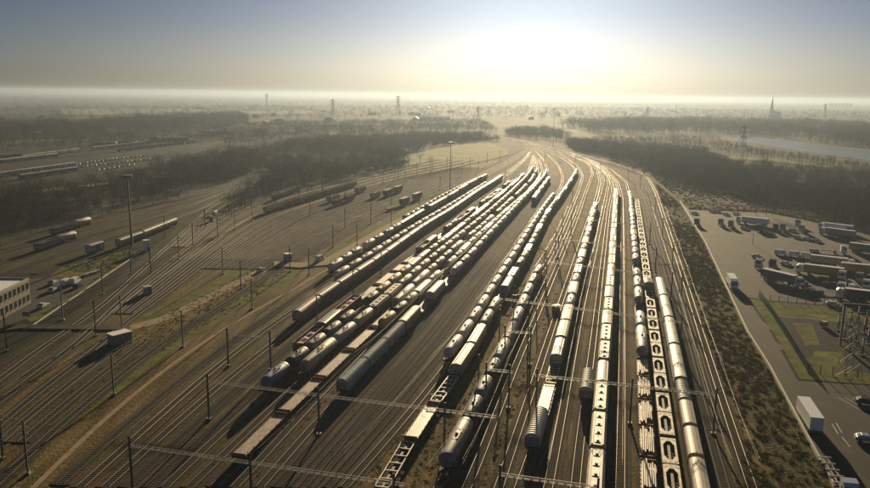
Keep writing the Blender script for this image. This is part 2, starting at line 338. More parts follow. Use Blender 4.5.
tr('K7', [(728, 500), (703, 410), (684, 337), (672, 292), (657, 240), (646, 198), (638, 182), (622, 170), (600, 161), (575, 154)])
tr('K8', [(756, 500), (732, 430), (713, 371), (700, 330), (685, 282), (669, 233), (656, 193), (648, 178), (636, 171), (622, 166.5), (602, 161), (583, 156.6), (560, 150.6), (540, 145.6), (520, 141), (505, 138)])

# ------------------------------------------------------------------ ground sheets
g = G(); S_ = 19500
g.add([(-S_, -60, 0), (S_, -60, 0), (S_, S_, 0), (-S_, S_, 0)], [(0, 1, 2, 3)])
g.obj('ground', 'ground')['kind'] = 'structure'
def edge(cv, off=0.0): return [(x + off, y) for x, y in zip(cv.X, cv.Y)]
def two_side(name, a, b, m, z, oa=0, ob=0, ymin=None, ymax=None, step=6.0):
    y0 = max(a.Y[0], b.Y[0]) if ymin is None else ymin; y1 = min(a.Y[-1], b.Y[-1]) if ymax is None else ymax
    Y = np.arange(y0, y1, step); g = G(); vs = []
    xa = np.interp(Y, a.Y, a.X) + oa; xb = np.interp(Y, b.Y, b.X) + ob
    # extrapolate linearly in front of the first traced point
    for cv, x in ((a, xa), (b, xb)):
        m0 = (cv.X[3] - cv.X[0]) / (cv.Y[3] - cv.Y[0]); k = Y < cv.Y[0]; x[k] = cv.X[0] + (Y[k] - cv.Y[0]) * m0 + (oa if cv is a else ob)
    for i in range(len(Y)): vs += [(xa[i], Y[i], z), (xb[i], Y[i], z)]
    g.add(vs, [(2 * i, 2 * i + 1, 2 * i + 3, 2 * i + 2) for i in range(len(Y) - 1)])
    o = g.obj(name, m); o['kind'] = 'structure'; return o
two_side('yard_ground', T['A4'], T['K8'], 'yard', 0.02, -2, 7, ymin=60, ymax=T['K8'].Y[-1])
two_side('sidings_ground', T['A2b'], T['A4'], 'yard', 0.016, -5, -2, ymin=60, ymax=T['A2b'].Y[-1])
two_side('approach_ground', T['A2'], T['A2b'], 'yard_dark', 0.024, -6, 2, ymin=60, ymax=T['A2'].Y[-1])
two_side('outer_sidings_ground', T['A0'], T['A1'], 'yard_dark', 0.012, -12, 8, ymin=T['A1'].Y[0])
wide = Curve([(127, 329), (156, 324), (200, 302), (240, 281.5), (262, 270), (276, 264)], sig=5)
wide2 = Curve([(312, 268), (330, 259), (346, 250), (392, 224), (410, 214.5), (449, 193.5), (474, 177), (500, 162.5)], sig=9)
ribbon('grass_strip', Curve([(100, 345), (160, 318), (200, 297), (240, 276), (274, 259)], sig=5), 9, 'grass', 0.03, off=-2)
ribbon('grass_strip', Curve([(60, 428), (110, 388), (160, 350), (215, 318), (262, 291), (300, 268)], sig=5), 6, 'grass', 0.034)
ribbon('service_road', wide, 4.5, 'sand', 0.05)
ribbon('grass_strip', wide2, 9.5, 'grass', 0.03, off=-2.0)
ribbon('service_road', wide2, 4.2, 'sand', 0.05)
ribbon('footpath', T['PATH'], 1.1, 'sand', 0.055)
flat('level_crossing', pxs((274, 262), (300, 263.5), (330, 262), (330, 265.5), (300, 268.5), (274, 267)), 'sand', .40)
flat('level_crossing', pxs((0, 327), (20, 325.5), (130, 326.5), (130, 331), (20, 329.5), (0, 332)), 'asphalt', .40)
flat('grass_verge', pxs((44, 318), (80, 293), (142, 251.5), (128, 249), (95, 258), (60, 268), (48, 277), (100, 277), (70, 297), (24, 316), (30, 322)), 'grass', 0.03)
flat('yard_pavement', pxs((-60, 345), (22, 321), (70, 297), (98, 277), (46, 277), (-60, 290)), 'asphalt_dark', 0.036)
# right: scrub bank, asphalt road and lorry park
wallc = Curve([(840, 500), (833, 486), (795, 416), (770, 369), (748, 334), (705, 243), (680, 202)], sig=4)
two_side('embankment', T['K8'], wallc, 'scrub_soil', 0.03, 5, 0, ymin=100, ymax=wallc.Y[-1])
flat('embankment', pxs((652, 185), (680, 202), (690, 209.5), (770, 213), (870, 236), (900, 236), (900, 226), (800, 206), (720, 192), (655, 179)), 'scrub_soil', 0.028)
flat('lorry_park', pxs((681, 204), (690, 209.5), (767, 212.5), (808, 221), (870, 235), (1010, 262), (1010, 312), (870, 308), (770, 300.5), (746, 297), (771.5, 334), (798, 381), (870, 386), (1010, 392), (1050, 620), (900, 620), (838, 488), (795, 414), (770, 367), (748, 332), (705, 241)), 'asphalt', 0.04)
flat('compound_grass', pxs((771, 302), (870, 309.5), (1000, 318), (1000, 391), (870, 384.5), (800, 379), (774, 333), (750, 299)), 'grass', 0.045)
flat('compound_gravel', pxs((778, 317), (838, 322), (842, 352), (815, 351), (812, 357), (800, 357), (786, 332)), 'gravel', 0.052)
flat('compound_gravel', pxs((838, 318), (900, 322), (900, 376), (846, 371)), 'gravel', 0.056)
flat('compound_lawn', pxs((792, 323), (812, 323.5), (820, 345), (806, 346)), 'grass', 0.060)
for k, (a, b) in enumerate([((690, 239), (735, 240.5)), ((832, 424), (838, 434)), ((836, 423), (842, 433)), ((842, 437), (850, 447))]):
    p, q = at(*a), at(*b); d = (q - p).normalized(); n = Vector((-d.y, d.x, 0)) * .12
    flat('road_marking', [p - n, q - n, q + n, p + n], 'paint', 0.05)

def bay_lines(a0, a1, n, d):
    for k in range(n):
        f = k / (n - 1); p = at(a0[0] + (a1[0] - a0[0]) * f, a0[1] + (a1[1] - a0[1]) * f); q = p + Vector(d); u = (q - p).normalized(); v = Vector((-u.y, u.x, 0)) * .07
        flat('road_marking', [p - v, q - v, q + v, p + v], 'kerb', 0.05)
bay_lines((700, 214), (765, 217), 16, (1, -9, 0)); bay_lines((786, 238), (865, 246), 14, (1, -12, 0)); bay_lines((760, 270), (860, 281), 14, (1, -9, 0)); bay_lines((838, 397), (900, 401), 10, (1, -7, 0))
for k, (a, w_, h_) in enumerate([((730, 262), 12, 9), ((748, 236), 16, 12), ((776, 345), 3, 8), ((820, 405), 8, 5), ((765, 325), 2.5, 9), ((832, 447), 7, 6), ((715, 232), 9, 14)]):
    p = at(*a); flat('tarmac_patch', [p + Vector(q) for q in ((-w_ / 2, -h_ / 2, 0), (w_ / 2, -h_ / 2, 0), (w_ / 2 - .6, h_ / 2, 0), (-w_ / 2 + .3, h_ / 2, 0))], 'asphalt_dark', .044)
# ------------------------------------------------------------------ tracks
def between(a, b, n=None, mingap=2.6, y0=None, y1=None, yref=None):
    A_, B_ = T[a], T[b]
    if n is None:
        lo, hi = max(A_.Y[0], B_.Y[0]), min(A_.Y[-1], B_.Y[-1], 700)
        Y = np.linspace(lo, hi, 60); gap = np.abs(np.interp(Y, A_.Y, A_.X) - np.interp(Y, B_.Y, B_.X))
        n = max(0, round(float(np.percentile(gap, 85)) / 4.9) - 1)
    out = []
    for k in range(1, n + 1):
        c = blend(A_, B_, k / (n + 1), mingap, n)
        if c and (y0 or y1): c = c.cut(y0 or -1e9, y1 or 1e9)
        if c: track(c); out.append(c)
    return out
for k in ('A0', 'A1', 'A2', 'A2b', 'A3', 'A4', 'U0', 'U1', 'U2', 'U3', 's1', 's2', 's3', 's4', 's5', 's6', 'T8a', 'T8b', 'T7', 'K2', 'K3', 'T6', 'K4', 'T5', 'T4', 'K5', 'T3', 'T2', 'T1', 'K7', 'K8'):
    track(T[k], head='rail_head' if k in ('T7','K2','K4','T5','K5','K8','T3','T4','T8a','T8b','s2','s3','s4','s5','s6','U2','U3','K3','T6') else 'rail_rust')
between('A0', 'A1', 2); between('A2', 'A2b', 3, 2.2); between('A2b', 'A3', 3, 2.2)
SCAT = between('A3', 'A4', 11, 2.5)
near_y = at(130, 340).y
between('A3', 'A4', 2, 2.4, y1=near_y)
between('U3', 's1', 1, 2.4); between('s6', 'T8a', 4, 2.8); between('K7', 'K8', 1, 2.4); between('T1', 'K7', 1, 3.5)
two_more = Curve([(300, 492), (352, 430), (404, 366), (440, 322), (470, 286)], sig=9); track(two_more)

# ------------------------------------------------------------------ wagons
def arch(w_, h0, hs, ht, n=7):      # side walls and rounded roof profile
    p = [(-w_ / 2, h0), (w_ / 2, h0), (w_ / 2, hs)]
    for k in range(1, n):
        a = math.pi * k / n; p.append((w_ / 2 * math.cos(a), hs + (ht - hs) * math.sin(a)))
    p.append((-w_ / 2, hs)); return p
def running_gear(r, L, near=True):
    g = G(); g.box(0, 0, 1.12, .5, L - .3, .26); 
    for s_ in (-1, 1):
        g.box(s_ * 1.1, 0, 1.1, .14, L - .6, .22); g.box(0, s_ * (L / 2 - .35), 1.1, 2.6, .22, .3)
        for q in (-1, 1):
            g.cyl((q * .87, s_ * (L / 2 - .25), 1.06), (q * .87, s_ * (L / 2 + .3), 1.06), .09, n=6)
            g.cyl((q * .87, s_ * (L / 2 + .3), 1.06), (q * .87, s_ * (L / 2 + .38), 1.06), .24, n=8)
        g.cyl((0, s_ * (L / 2 - .2), 1.0), (0, s_ * (L / 2 + .55), 1.0), .07, n=5)
    g.obj('underframe', 'frame_paint', r)
    for s_ in (-1, 1):
        yb = s_ * (L / 2 - min(2.4, L * .2)); g = G()
        for q in (-1, 1):
            g.box(q * 1.0, yb, .62, .16, 2.6, .3); g.box(q * 1.0, yb - .9, .5, .26, .4, .35); g.box(q * 1.0, yb + .9, .5, .26, .4, .35)
        g.box(0, yb, .75, 2.0, .5, .3); b = g.obj('bogie', 'frame_paint', r)
        for dy in (-.9, .9):
            g = G(); g.cyl((-.82, yb + dy, .46), (.82, yb + dy, .46), .08, n=5)
            for q in (-1, 1): g.cyl((q * .7, yb + dy, .46), (q * .82, yb + dy, .46), .46, n=12)
            g.obj('wheelset', 'wheel_steel', b)
def w_tank(r, L, c, style=0):
    rad = 1.42 if L < 18 else 1.5; cz = 1.28 + rad; h = L / 2 - .45; rings = []
    prof = [(-h, .12), (-h + .08, .55), (-h + .28, .82), (-h + .6, .96), (-h + .95, 1)]
    prof = prof + [(-y, q) for y, q in reversed(prof)]
    for y, q in prof: rings.append([(rad * q * math.cos(2 * math.pi * k / 20), y, cz + rad * q * math.sin(2 * math.pi * k / 20)) for k in range(20)])
    G().loft(rings).obj('tank', c, r)
    g = G(); n = 2 if L < 15 else 4
    for k in range(n):
        y = -h + 1.6 + (2 * h - 3.2) * k / (n - 1)
        rg = [[((rad + .025) * math.cos(2 * math.pi * q / 20), y + d, cz + (rad + .025) * math.sin(2 * math.pi * q / 20)) for q in range(20)] for d in (-.09, .09)]
        g.loft(rg, True, False)
        g.box(0, y, 1.32, 2.3, .4, .3); g.obj('tank_saddle', 'frame_paint', r); g = G()
    g = G(); top = cz + rad
    g.cyl((0, .0, top - .1), (0, .0, top + .2), .32, n=12); g.cyl((0, 0, top + .2), (0, 0, top + .27), .28, .1, n=12); g.obj('dome', 'dark_steel' if style else c, r)
    g = G(); wl = min(4.2, L * .32); g.box(.48, 0, top + .0, .3, wl, .05); g.box(.3, wl * .48, top + .02, .6, .25, .05)
    for y in (-wl * .48, 0, wl * .48): g.box(.66, y, top + .2, .04, .04, .5)
    g.box(.66, 0, top + .45, .04, wl, .04)
    g.obj('walkway', 'grey' if style == 0 else 'dark_steel', r)
    g = G()
    for sx in (-.22, .22): g.box(sx, -h - .12, 2.3, .04, .04, 2.6)
    for k in range(7): g.box(0, -h - .12, 1.2 + k * .36, .44, .03, .03)
    g.obj('ladder', 'dark_steel', r)
def w_covered(r, L, c):     # long wagon with a smooth rounded roof
    h = L / 2 - .35; G().prism(arch(2.85, 1.2, 3.3, 4.0, 10), -h, h, True).obj('body', c, r)
    g = G()
    for y in (-h, -h / 3, h / 3, h): g.prism([(x * 1.012, z if z < 1.3 else 1.25 + (z - 1.25) * 1.008) for x, z in arch(2.85, 1.25, 3.3, 4.0, 10)], y - .07, y + .07); g.obj('frame_hoop', 'grey', r); g = G()
    g = G(); g.box(0, 0, 4.03, .16, 2 * h - .4, .06); g.obj('roof_ridge', 'galvanised', r)
    g = G()
    for s_ in (-1, 1):
        for y in (-h / 2, h / 2): g.box(s_ * 1.46, y, 2.2, .06, h * .9, .08)
    g.obj('door_rail', 'dark_steel', r)
def w_ribbed(r, L, c):      # canopy of hoops under tarpaulin
    h = L / 2 - .35; G().prism(arch(2.8, 1.2, 2.9, 3.85, 10), -h, h, True).obj('canopy', c, r)
    g = G(); n = int(L / .95)
    for k in range(n + 1):
        y = -h + 2 * h * k / n
        g.prism([(x * 1.03, z if z < 1.3 else 1.25 + (z - 1.25) * 1.03) for x, z in arch(2.8, 1.25, 2.9, 3.85, 10)], y - .07, y + .07)
    g.obj('hoops', c, r)
    g = G()
    for y in (-h - .08, h + .08): g.box(0, y, 2.1, 2.75, .1, 1.8); g.obj('end_wall', 'grey', r); g = G()
def w_box(r, L, c):
    h = L / 2 - .35; G().prism([(-1.4, 1.2), (1.4, 1.2), (1.4, 3.7), (.9, 3.95), (0, 4.05), (-.9, 3.95), (-1.4, 3.7)], -h, h).obj('body', c, r)
    g = G(); n = 8
    for k in range(n + 1):
        y = -h + .1 + (2 * h - .2) * k / n
        for s_ in (-1, 1): g.box(s_ * 1.43, y, 2.45, .08, .12, 2.4)
        g.box(0, y, 4.06, 1.6, .1, .06)
    g.obj('rib', c, r)
    g = G()
    for s_ in (-1, 1): g.box(s_ * 1.46, 0, 2.4, .08, 3.0, 2.3)
    g.obj('door', 'grey', r)
def w_hopper(r, L, c, hatches=True):
    h = L / 2 - .35
    G().prism([(-1.0, 1.0), (1.0, 1.0), (1.45, 1.9), (1.45, 3.5), (1.05, 3.95), (-1.05, 3.95), (-1.45, 3.5), (-1.45, 1.9)], -h, h).obj('body', c, r)
    g = G(); n = max(3, int(L / 3.4)); g2 = G()
    for k in range(n):
        y = -h + (2 * h) * (k + .5) / n
        g.box(0, y, 3.99, 1.15, 1.9, .08); g2.box(0, y, 4.08, .5, .8, .14)
    g.obj('hatch_frame', 'dark_steel', r); g2.obj('hatch', 'white', r)
    g = G()
    for k in range(n * 2 + 1):
        y = -h + 2 * h * k / (n * 2)
        for s_ in (-1, 1): g.box(s_ * 1.48, y, 2.7, .08, .1, 1.7)
    for s_ in (-1, 1):
        g.box(s_ * .95, 0, 4.02, .3, 2 * h - .4, .05)
    g.obj('rib', 'tan', r)
    g = G()
    for s_ in (-1, 1):
        for x in (-1.2, 1.2): g.box(x, s_ * (h + .15), 2.4, .08, .08, 2.4)
        g.box(0, s_ * (h + .15), 3.6, 2.5, .08, .08)
    g.obj('end_rail', 'dark_steel', r)
def w_roofslit(r, L, c):    # two roof halves with a dark seam
    h = L / 2 - .35
    G().prism(arch(2.85, 1.2, 3.1, 3.9, 8), -h, h, True).obj('body', c, r)
    g = G(); g.box(0, 0, 3.93, .22, 2 * h - .3, .07); 
    for s_ in (-1, 1): g.box(s_ * 1.0, 0, 3.68, .12, 2 * h - .3, .06)
    g.obj('roof_rail', 'dark_steel', r)
    g = G()
    for s_ in (-1, 1):
        for k in range(9): g.box(s_ * 1.45, -h + 2 * h * k / 8, 2.2, .06, .1, 1.9)
    g.obj('rib', 'tan', r)
def w_flat(r, L, c):        # low flat wagon with a bright deck
    h = L / 2 - .3; g = G(); g.box(0, 0, 1.36, 2.7, 2 * h, .14); g.obj('deck', c, r)
    g = G()
    for s_ in (-1, 1): g.box(s_ * 1.4, 0, 1.35, .08, 2 * h, .35); g.box(0, s_ * h, 1.55, 2.8, .1, .6)
    g.obj('side_sill', 'rust', r)
    g = G()
    for k in range(8):
        for s_ in (-1, 1): g.box(s_ * 1.46, -h + .7 + (2 * h - 1.4) * k / 7, 1.5, .08, .12, .7)
    g.obj('stanchion', 'frame_paint', r)
def w_gondola(r, L, c):
    h = L / 2 - .35; g = G()
    for s_ in (-1, 1): g.box(s_ * 1.38, 0, 2.3, .1, 2 * h, 2.1); g.box(0, s_ * h, 2.3, 2.66, .1, 2.1)
    g.box(0, 0, 1.3, 2.64, 2 * h - .12, .1); g.obj('body', c, r)
    g = G()
    for k in range(9):
        for s_ in (-1, 1): g.box(s_ * 1.47, -h + 2 * h * k / 8, 2.3, .07, .12, 2.1)
    for s_ in (-1, 1): g.box(s_ * 1.42, 0, 3.4, .2, 2 * h + .2, .1)
    g.obj('rib', c, r)
    g = G(); vs = []; nx, ny = 5, 14
    for j in range(ny):
        for i in range(nx): vs.append((-1.3 + 2.6 * i / (nx - 1), -h + .1 + (2 * h - .2) * j / (ny - 1), 2.75 + .35 * math.sin(j * 1.7) * math.sin(math.pi * i / (nx - 1)) + .12 * random.random()))
    g.add(vs, [(j * nx + i, j * nx + i + 1, (j + 1) * nx + i + 1, (j + 1) * nx + i) for j in range(ny - 1) for i in range(nx - 1)], True)
    g.obj('bulk_fill', 'pink' if c == 'rust' else 'tan', r)
def w_skeleton(r, L, c):
    h = L / 2 - .3; g = G()
    for s_ in (-1, 1): g.box(s_ * 1.2, 0, 1.35, .2, 2 * h, .2)
    for k in range(7): g.box(0, -h + 2 * h * k / 6, 1.36, 2.6, .25, .16)
    g.obj('cross_frame', c, r)
    g = G()
    for s_ in (-1, 1):
        for q in (-1, 1): g.box(q * 1.25, s_ * (h - .1), 2.0, .12, .12, 1.4)
        g.box(0, s_ * (h - .1), 2.6, 2.6, .1, .12)
    g.obj('end_post', 'dark_steel', r)
def w_pocket(r, L, c):      # pale deck frame with elongated hexagonal wells
    g = G(); gl = G(); gb = G(); half = L / 2 - .35
    for s_ in (-1, 1):
        y0, y1 = (s_ * .35, s_ * (half)) if s_ > 0 else (-half, -.35)
        cy = (y0 + y1) / 2; hl = (y1 - y0) / 2
        for zz in (1.5,):
            hexo = [(1.02, -hl * .42), (1.02, hl * .42), (.35, hl * .74), (-.35, hl * .74), (-1.02, hl * .42), (-1.02, -hl * .42), (-.35, -hl * .74), (.35, -hl * .74)]
            rec = [(1.42, -hl * .42), (1.42, hl * .42), (1.1, hl), (-1.1, hl), (-1.42, hl * .42), (-1.42, -hl * .42), (-1.1, -hl), (1.1, -hl)]
            rec = [(1.42, -hl * .5), (1.42, hl * .5), (1.42, hl), (-1.42, hl), (-1.42, hl * .5), (-1.42, -hl * .5), (-1.42, -hl), (1.42, -hl)]
            vs = [(x, cy + y, zz) for x, y in hexo] + [(x, cy + y, zz) for x, y in rec] + [(x, cy + y, zz - .25) for x, y in hexo] + [(x, cy + y, zz - .45) for x, y in rec]
            fs = []
            for k in range(8):
                k2 = (k + 1) % 8
                fs += [(k, 8 + k, 8 + k2, k2), (k, k2, 16 + k2, 16 + k), (8 + k, 24 + k, 24 + k2, 8 + k2)]
            g.add(vs, fs)
        for q in (-1, 1):       # dark corner cut-outs and braces, proud of the deck
            for e in (-1, 1):
                gb.box(q * 1.0, cy + e * hl * .86, 1.512, .42, hl * .18, .02, q * e * .6); gb.box(q * 1.25, cy + e * hl * .3, 1.512, .14, hl * .3, .02)
            gb.box(0, cy + q * hl * .9, 1.512, .5, hl * .1, .02)
        for k in (-1, 0, 1):
            gl.box(0, cy + k * .9, .75, 1.7, .16, .12)
        gl.box(0, cy, .62, 1.9, hl * 1.3, .06); gl.cyl((0, cy - .5, .78), (0, cy + .5, .78), .28, n=8)
    g.obj('deck_frame', c, r); gb.obj('brace', 'dark_steel', r); gl.obj('well_floor', 'frame_paint', r)
    g = G(); g.box(0, 0, 1.3, 2.2, .5, .3); g.obj('joint_beam', 'frame_paint', r)
KINDS = dict(tank=w_tank, covered=w_covered, ribbed=w_ribbed, box=w_box, hopper=w_hopper, slit=w_roofslit, flat=w_flat, gondola=w_gondola, skeleton=w_skeleton, pocket=w_pocket)
WNAME = dict(tank='tank_wagon', covered='covered_wagon', ribbed='tarpaulin_wagon', box='box_wagon', hopper='hopper_wagon', slit='sliding_roof_wagon', flat='flat_wagon', gondola='open_wagon', skeleton='skeleton_wagon', pocket='pocket_wagon')
LOOK = dict(tank='tank wagon', covered='round-roofed covered wagon', ribbed='ribbed tarpaulin wagon', box='box wagon', hopper='hatch-topped hopper wagon', slit='seam-roofed covered wagon', flat='low flat wagon', gondola='high-sided open wagon', skeleton='empty skeleton wagon', pocket='pocket wagon')
CN = dict(white='white', cream='cream', silver='silver', grey='grey', black='black', blue='blue-grey', rust='rusty brown', yellow='yellowish', mint='pale green', tan='tan', pink='dusty pink', green='dark green', deck='bare-decked')
PROTO = {}; NW = [0]
def wagon(kind, L, c, loc, rz):
    key = (kind, L, c)
    if key in PROTO: r = dup(PROTO[key])
    else:
        r = root(WNAME[kind]); KINDS[kind](r, L, c); running_gear(r, L)
        reg(r); PROTO[key] = r
    r.location = loc; r.rotation_euler = (0, 0, rz); NW[0] += 1
    return r
LAND = []      # landmarks for labels
def train(key, desc, ystart, yend, pattern, cyc, group=None, cv=None, dy=0.0, z=2.4, landmark=None):
    cv = cv or T[key]
    px = lambda y: float(np.interp(y, *zip(*sorted((to_px(Vector((X, Y, z)))[1], Y) for X, Y in zip(cv.X, cv.Y) if 100 < Y < 2000))))
    s, s1 = cv.s_of_y(px(ystart)), cv.s_of_y(px(yend))
    n = 0; seq = list(pattern); k = 0
    first = None
    while s < s1:
        n += 1
        if n <= len(seq): kd, L, c = seq[n - 1]
        else: kd, L, c = cyc[(n - 1 - len(seq)) % len(cyc)]
        if kd == 'gap': s += L; seq.pop(n - 1); n -= 1; continue
        a, b = cv.pos(s + L * .2), cv.pos(s + L * .8); m = (a + b) / 2
        rz = math.atan2(-(b.x - a.x), b.y - a.y)
        r = wagon(kd, L, c, (m.x, m.y, RT - .12), rz)
        look = (CN[c] + ' ' if c != 'deck' else '') + LOOK[kd]
        lab = f'{look}, {ordn(n)} from near end of the {desc}'
        tag(r, lab, 'railway wagon', group or f'wagons of the {desc}')
        if first is None: first = r
        s += L + .95
    if landmark and first: LAND.append((landmark, first.location.copy()))
    return n
t, k_ = 'tank', 'covered'
train('T1', 'first train from right', 500, 287, [('slit', 12.4, 'tan'), ('slit', 12.4, 'tan'), ('slit', 12.4, 'tan'), ('ribbed', 11.2, 'mint')], [(k_, 24.3, 'silver')], z=2.6)
train('T2', 'second train from right', 497, 203, [('pocket', 22.6, 'cream')] * 6 + [('box', 6.5, 'cream')], [('pocket', 22.6, 'cream')], z=1.4)
train('T3', 'third train from right', 492, 195, [('flat', 13, 'deck')] * 5 + [(t, 21, 'white'), (t, 14.5, 'silver'), ('skeleton', 13, 'grey'), (t, 15, 'white'), (t, 15, 'white'), (t, 12.3, 'white'), ('skeleton', 14, 'grey')],
      [(t, 12.3, 'white'), (t, 12.3, 'pink'), (t, 12.3, 'white'), (t, 16, 'white'), ('box', 14, 'grey')])
train('T4', 'fourth train from right', 506, 192, [('hopper', 15.8, 'white'), ('hopper', 15.8, 'cream'), ('hopper', 15.8, 'cream'), ('slit', 14, 'silver'), ('hopper', 14, 'cream'), ('hopper', 14, 'white'), ('box', 14, 'white')],
      [('hopper', 14, 'cream'), ('box', 14, 'silver'), ('hopper', 14, 'silver'), (k_, 20, 'white'), ('hopper', 15.8, 'cream')], z=2.6)
train('T5', 'lone wagon track', 394, 376, [('ribbed', 12.5, 'silver')], [])
train('T6', 'fifth train from right', 442, 207, [('ribbed', 13.5, 'white'), ('flat', 18, 'deck'), ('skeleton', 12, 'cream'), ('slit', 14, 'cream'), ('box', 15, 'white')],
      [('box', 16, 'white'), (t, 12.3, 'white'), ('box', 16, 'silver'), (t, 12.3, 'cream'), ('hopper', 14, 'yellow'), (t, 12.3, 'grey')])
train('T7', 'sixth train from right', 466, 274, [(t, 18, 'grey'), (t, 11, 'black'), (t, 11, 'grey'), (t, 11, 'black'), (t, 15, 'white'), ('ribbed', 14, 'cream'), (t, 15, 'white')], [(t, 14, 'cream'), (t, 14, 'yellow'), (t, 14, 'cream'), (t, 14, 'pink')])
train('T8b', 'seventh train from right', 483, 172, [('skeleton', 18, 'cream'), ('flat', 18, 'deck'), ('skeleton', 16, 'white'), ('slit', 16.5, 'cream'), ('slit', 16.5, 'cream'), (t, 14, 'pink'), (t, 14, 'cream'), ('skeleton', 12, 'yellow'), (k_, 14, 'mint'), ('hopper', 14, 'grey'), ('gap', 6, '')],
      [(t, 12.3, 'cream'), (t, 12.3, 'white'), ('slit', 14, 'cream'), (t, 12.3, 'cream')])
train('T8a', 'eighth train from right', 356, 196, [(t, 13.2, 'silver')], [(t, 13.2, 'white'), (t, 13.2, 'silver')])
train('s6', 'ninth train from right', 386, 172, [('ribbed', 14.5, 'mint'), ('ribbed', 14.5, 'mint'), ('ribbed', 14.5, 'silver'), (k_, 16, 'cream'), ('flat', 15, 'rust'), ('slit', 16.5, 'white'), ('flat', 15, 'rust')],
      [(t, 14, 'white'), (t, 12.3, 'cream'), (t, 15, 'white')])
train('s5', 'tenth train from right', 326, 176, [(t, 10.5, 'yellow'), (t, 10.5, 'black'), (t, 10.5, 'yellow'), (k_, 16, 'white'), (t, 14, 'white'), ('skeleton', 12, 'silver')],
      [(t, 12.3, 'cream'), (t, 11, 'grey'), (k_, 16, 'white'), (t, 12.3, 'white')])
train('s4', 'eleventh train from right', 454, 172, [('flat', 19.3, 'deck')] * 5 + [(t, 21, 'silver'), (t, 21, 'silver'), (t, 10.5, 'yellow'), (t, 12.3, 'tan')],
      [(t, 12.3, 'tan'), (t, 20, 'white'), ('skeleton', 12, 'tan'), (t, 14, 'white'), (t, 12.3, 'cream')], z=2.0)
train('s3', 'twelfth train from right', 370, 168, [(t, 20, 'cream'), (t, 14, 'silver'), (t, 14, 'cream'), ('hopper', 14, 'grey'), ('hopper', 14, 'cream'), (t, 14, 'tan')], [(t, 12.3, 'cream'), (t, 12.3, 'white'), (t, 11, 'rust'), (t, 14, 'cream'), (t, 12.3, 'pink')])
train('s2', 'thirteenth train from right', 386, 175, [(t, 12, 'blue'), (t, 10.5, 'black'), (t, 10.5, 'grey'), (t, 10.5, 'black'), (t, 10.5, 'black'), ('skeleton', 10.5, 'grey'), (t, 10.5, 'black'), (t, 12.3, 'yellow'), (t, 12.3, 'yellow'), (t, 12.3, 'yellow')],
      [('slit', 14, 'cream'), ('slit', 14, 'tan'), (t, 12.3, 'yellow'), (t, 12.3, 'tan'), ('slit', 14, 'cream')])
train('s1', 'fourteenth train from right', 349, 183, [('gondola', 15.5, 'rust'), ('box', 14, 'grey'), ('gondola', 18, 'rust'), ('flat', 20, 'tan'), ('flat', 20, 'tan'), ('flat', 14, 'rust'), ('flat', 20, 'tan')],
      [('gondola', 14, 'rust'), ('slit', 14, 'tan'), ('flat', 19, 'pink'), (t, 12.3, 'rust'), (t, 12.3, 'cream'), ('gondola', 14, 'tan')], z=2.0)
train('U3', 'fifteenth train from right', 316, 177, [], [('slit', 17.5, 'pink'), ('slit', 17.5, 'tan'), ('slit', 17.5, 'pink')])
train('U2', 'sixteenth train from right', 277, 184, [], [(t, 12.3, 'cream'), (t, 12.3, 'tan'), (t, 12.3, 'rust'), (t, 12.3, 'white'), (t, 12.3, 'cream')])
train('U1', 'seventeenth train from right', 269, 178, [(t, 13, 'silver'), (t, 10.5, 'white'), (t, 10.5, 'white'), ('gap', 6, ''), (t, 12.3, 'white'), (t, 12.3, 'tan'), ('gap', 3, ''), (t, 12.3, 'white'), (t, 12.3, 'white'), (k_, 26, 'green'), (k_, 20, 'cream'), ('skeleton', 12, 'silver'), (k_, 20, 'silver')], [(k_, 22, 'cream'), (t, 12.3, 'black')])
train('U0', 'black tank string on left', 219, 184.5, [], [(t, 9.6, 'black')])
V1 = Curve([(533, 201), (541, 190), (549, 179)], 2.0, sig=4); track(V1)
train('V1', 'short siding beside the main line', 200, 181, [(k_, 20, 'white')], [('box', 16, 'grey'), (t, 12.3, 'black')], cv=V1)
# parked open wagons at the wood's edge
PR = Curve([(258, 212.5), (275, 207), (300, 200), (328, 191.5), (345, 186.5), (360, 182)], 2.0, sig=6); track(PR)
train('PR', 'open wagon row by wood', 209.5, 183.5, [], [('gondola', 13, 'tan'), ('gondola', 13, 'grey'), ('gondola', 13, 'rust')], cv=PR)
PR2 = Curve([(270, 199), (284, 193.5), (300, 187)], 2.0, sig=6); track(PR2)
train('PR2', 'short row inside the wood', 197, 188, [], [('gondola', 13, 'grey'), ('gondola', 13, 'tan')], cv=PR2)
LG = Curve([(108, 246), (130, 239), (155, 229), (170, 223)], 2.4, sig=5); track(LG)
train('LG', 'short green train on left', 243, 224, [(k_, 20, 'green'), (k_, 20, 'green'), (k_, 20, 'green'), (k_, 18, 'green')], [(t, 12.3, 'white')], cv=LG)
def at_track(cvs, px_, py_, z=1.8):
    p = at(px_, py_, z); best = min(cvs, key=lambda c: abs(c.x(p.y) - p.x) if c.Y[0] < p.y < c.Y[-1] else 1e9)
    s = best.s_of_y(p.y); return best.pos(s), best, s
scat = [(352, 189.5, 'gondola', 15, 'cream', 'by the row of parked wagons'), (323, 198, 'gondola', 15, 'cream', 'below the row of parked wagons'),
        (337, 202, 'gondola', 13, 'rust', 'left of the brown pair'), (348, 198, 'gondola', 13, 'rust', 'right of the brown pair'),
        (372, 194.5, 'gondola', 15, 'white', 'alone between scattered pairs'), (387, 193, 'hopper', 13, 'grey', 'left of the grey pair'),
        (397, 189.5, 'hopper', 13, 'tan', 'right of the grey pair'), (402, 201.5, 'hopper', 12.5, 'grey', 'beside the sand road, far one'),
        (394, 207, 'skeleton', 12.5, 'silver', 'beside the sand road, near one'), (414, 196.5, 'hopper', 13, 'tan', 'alone nearest the black tanks')]
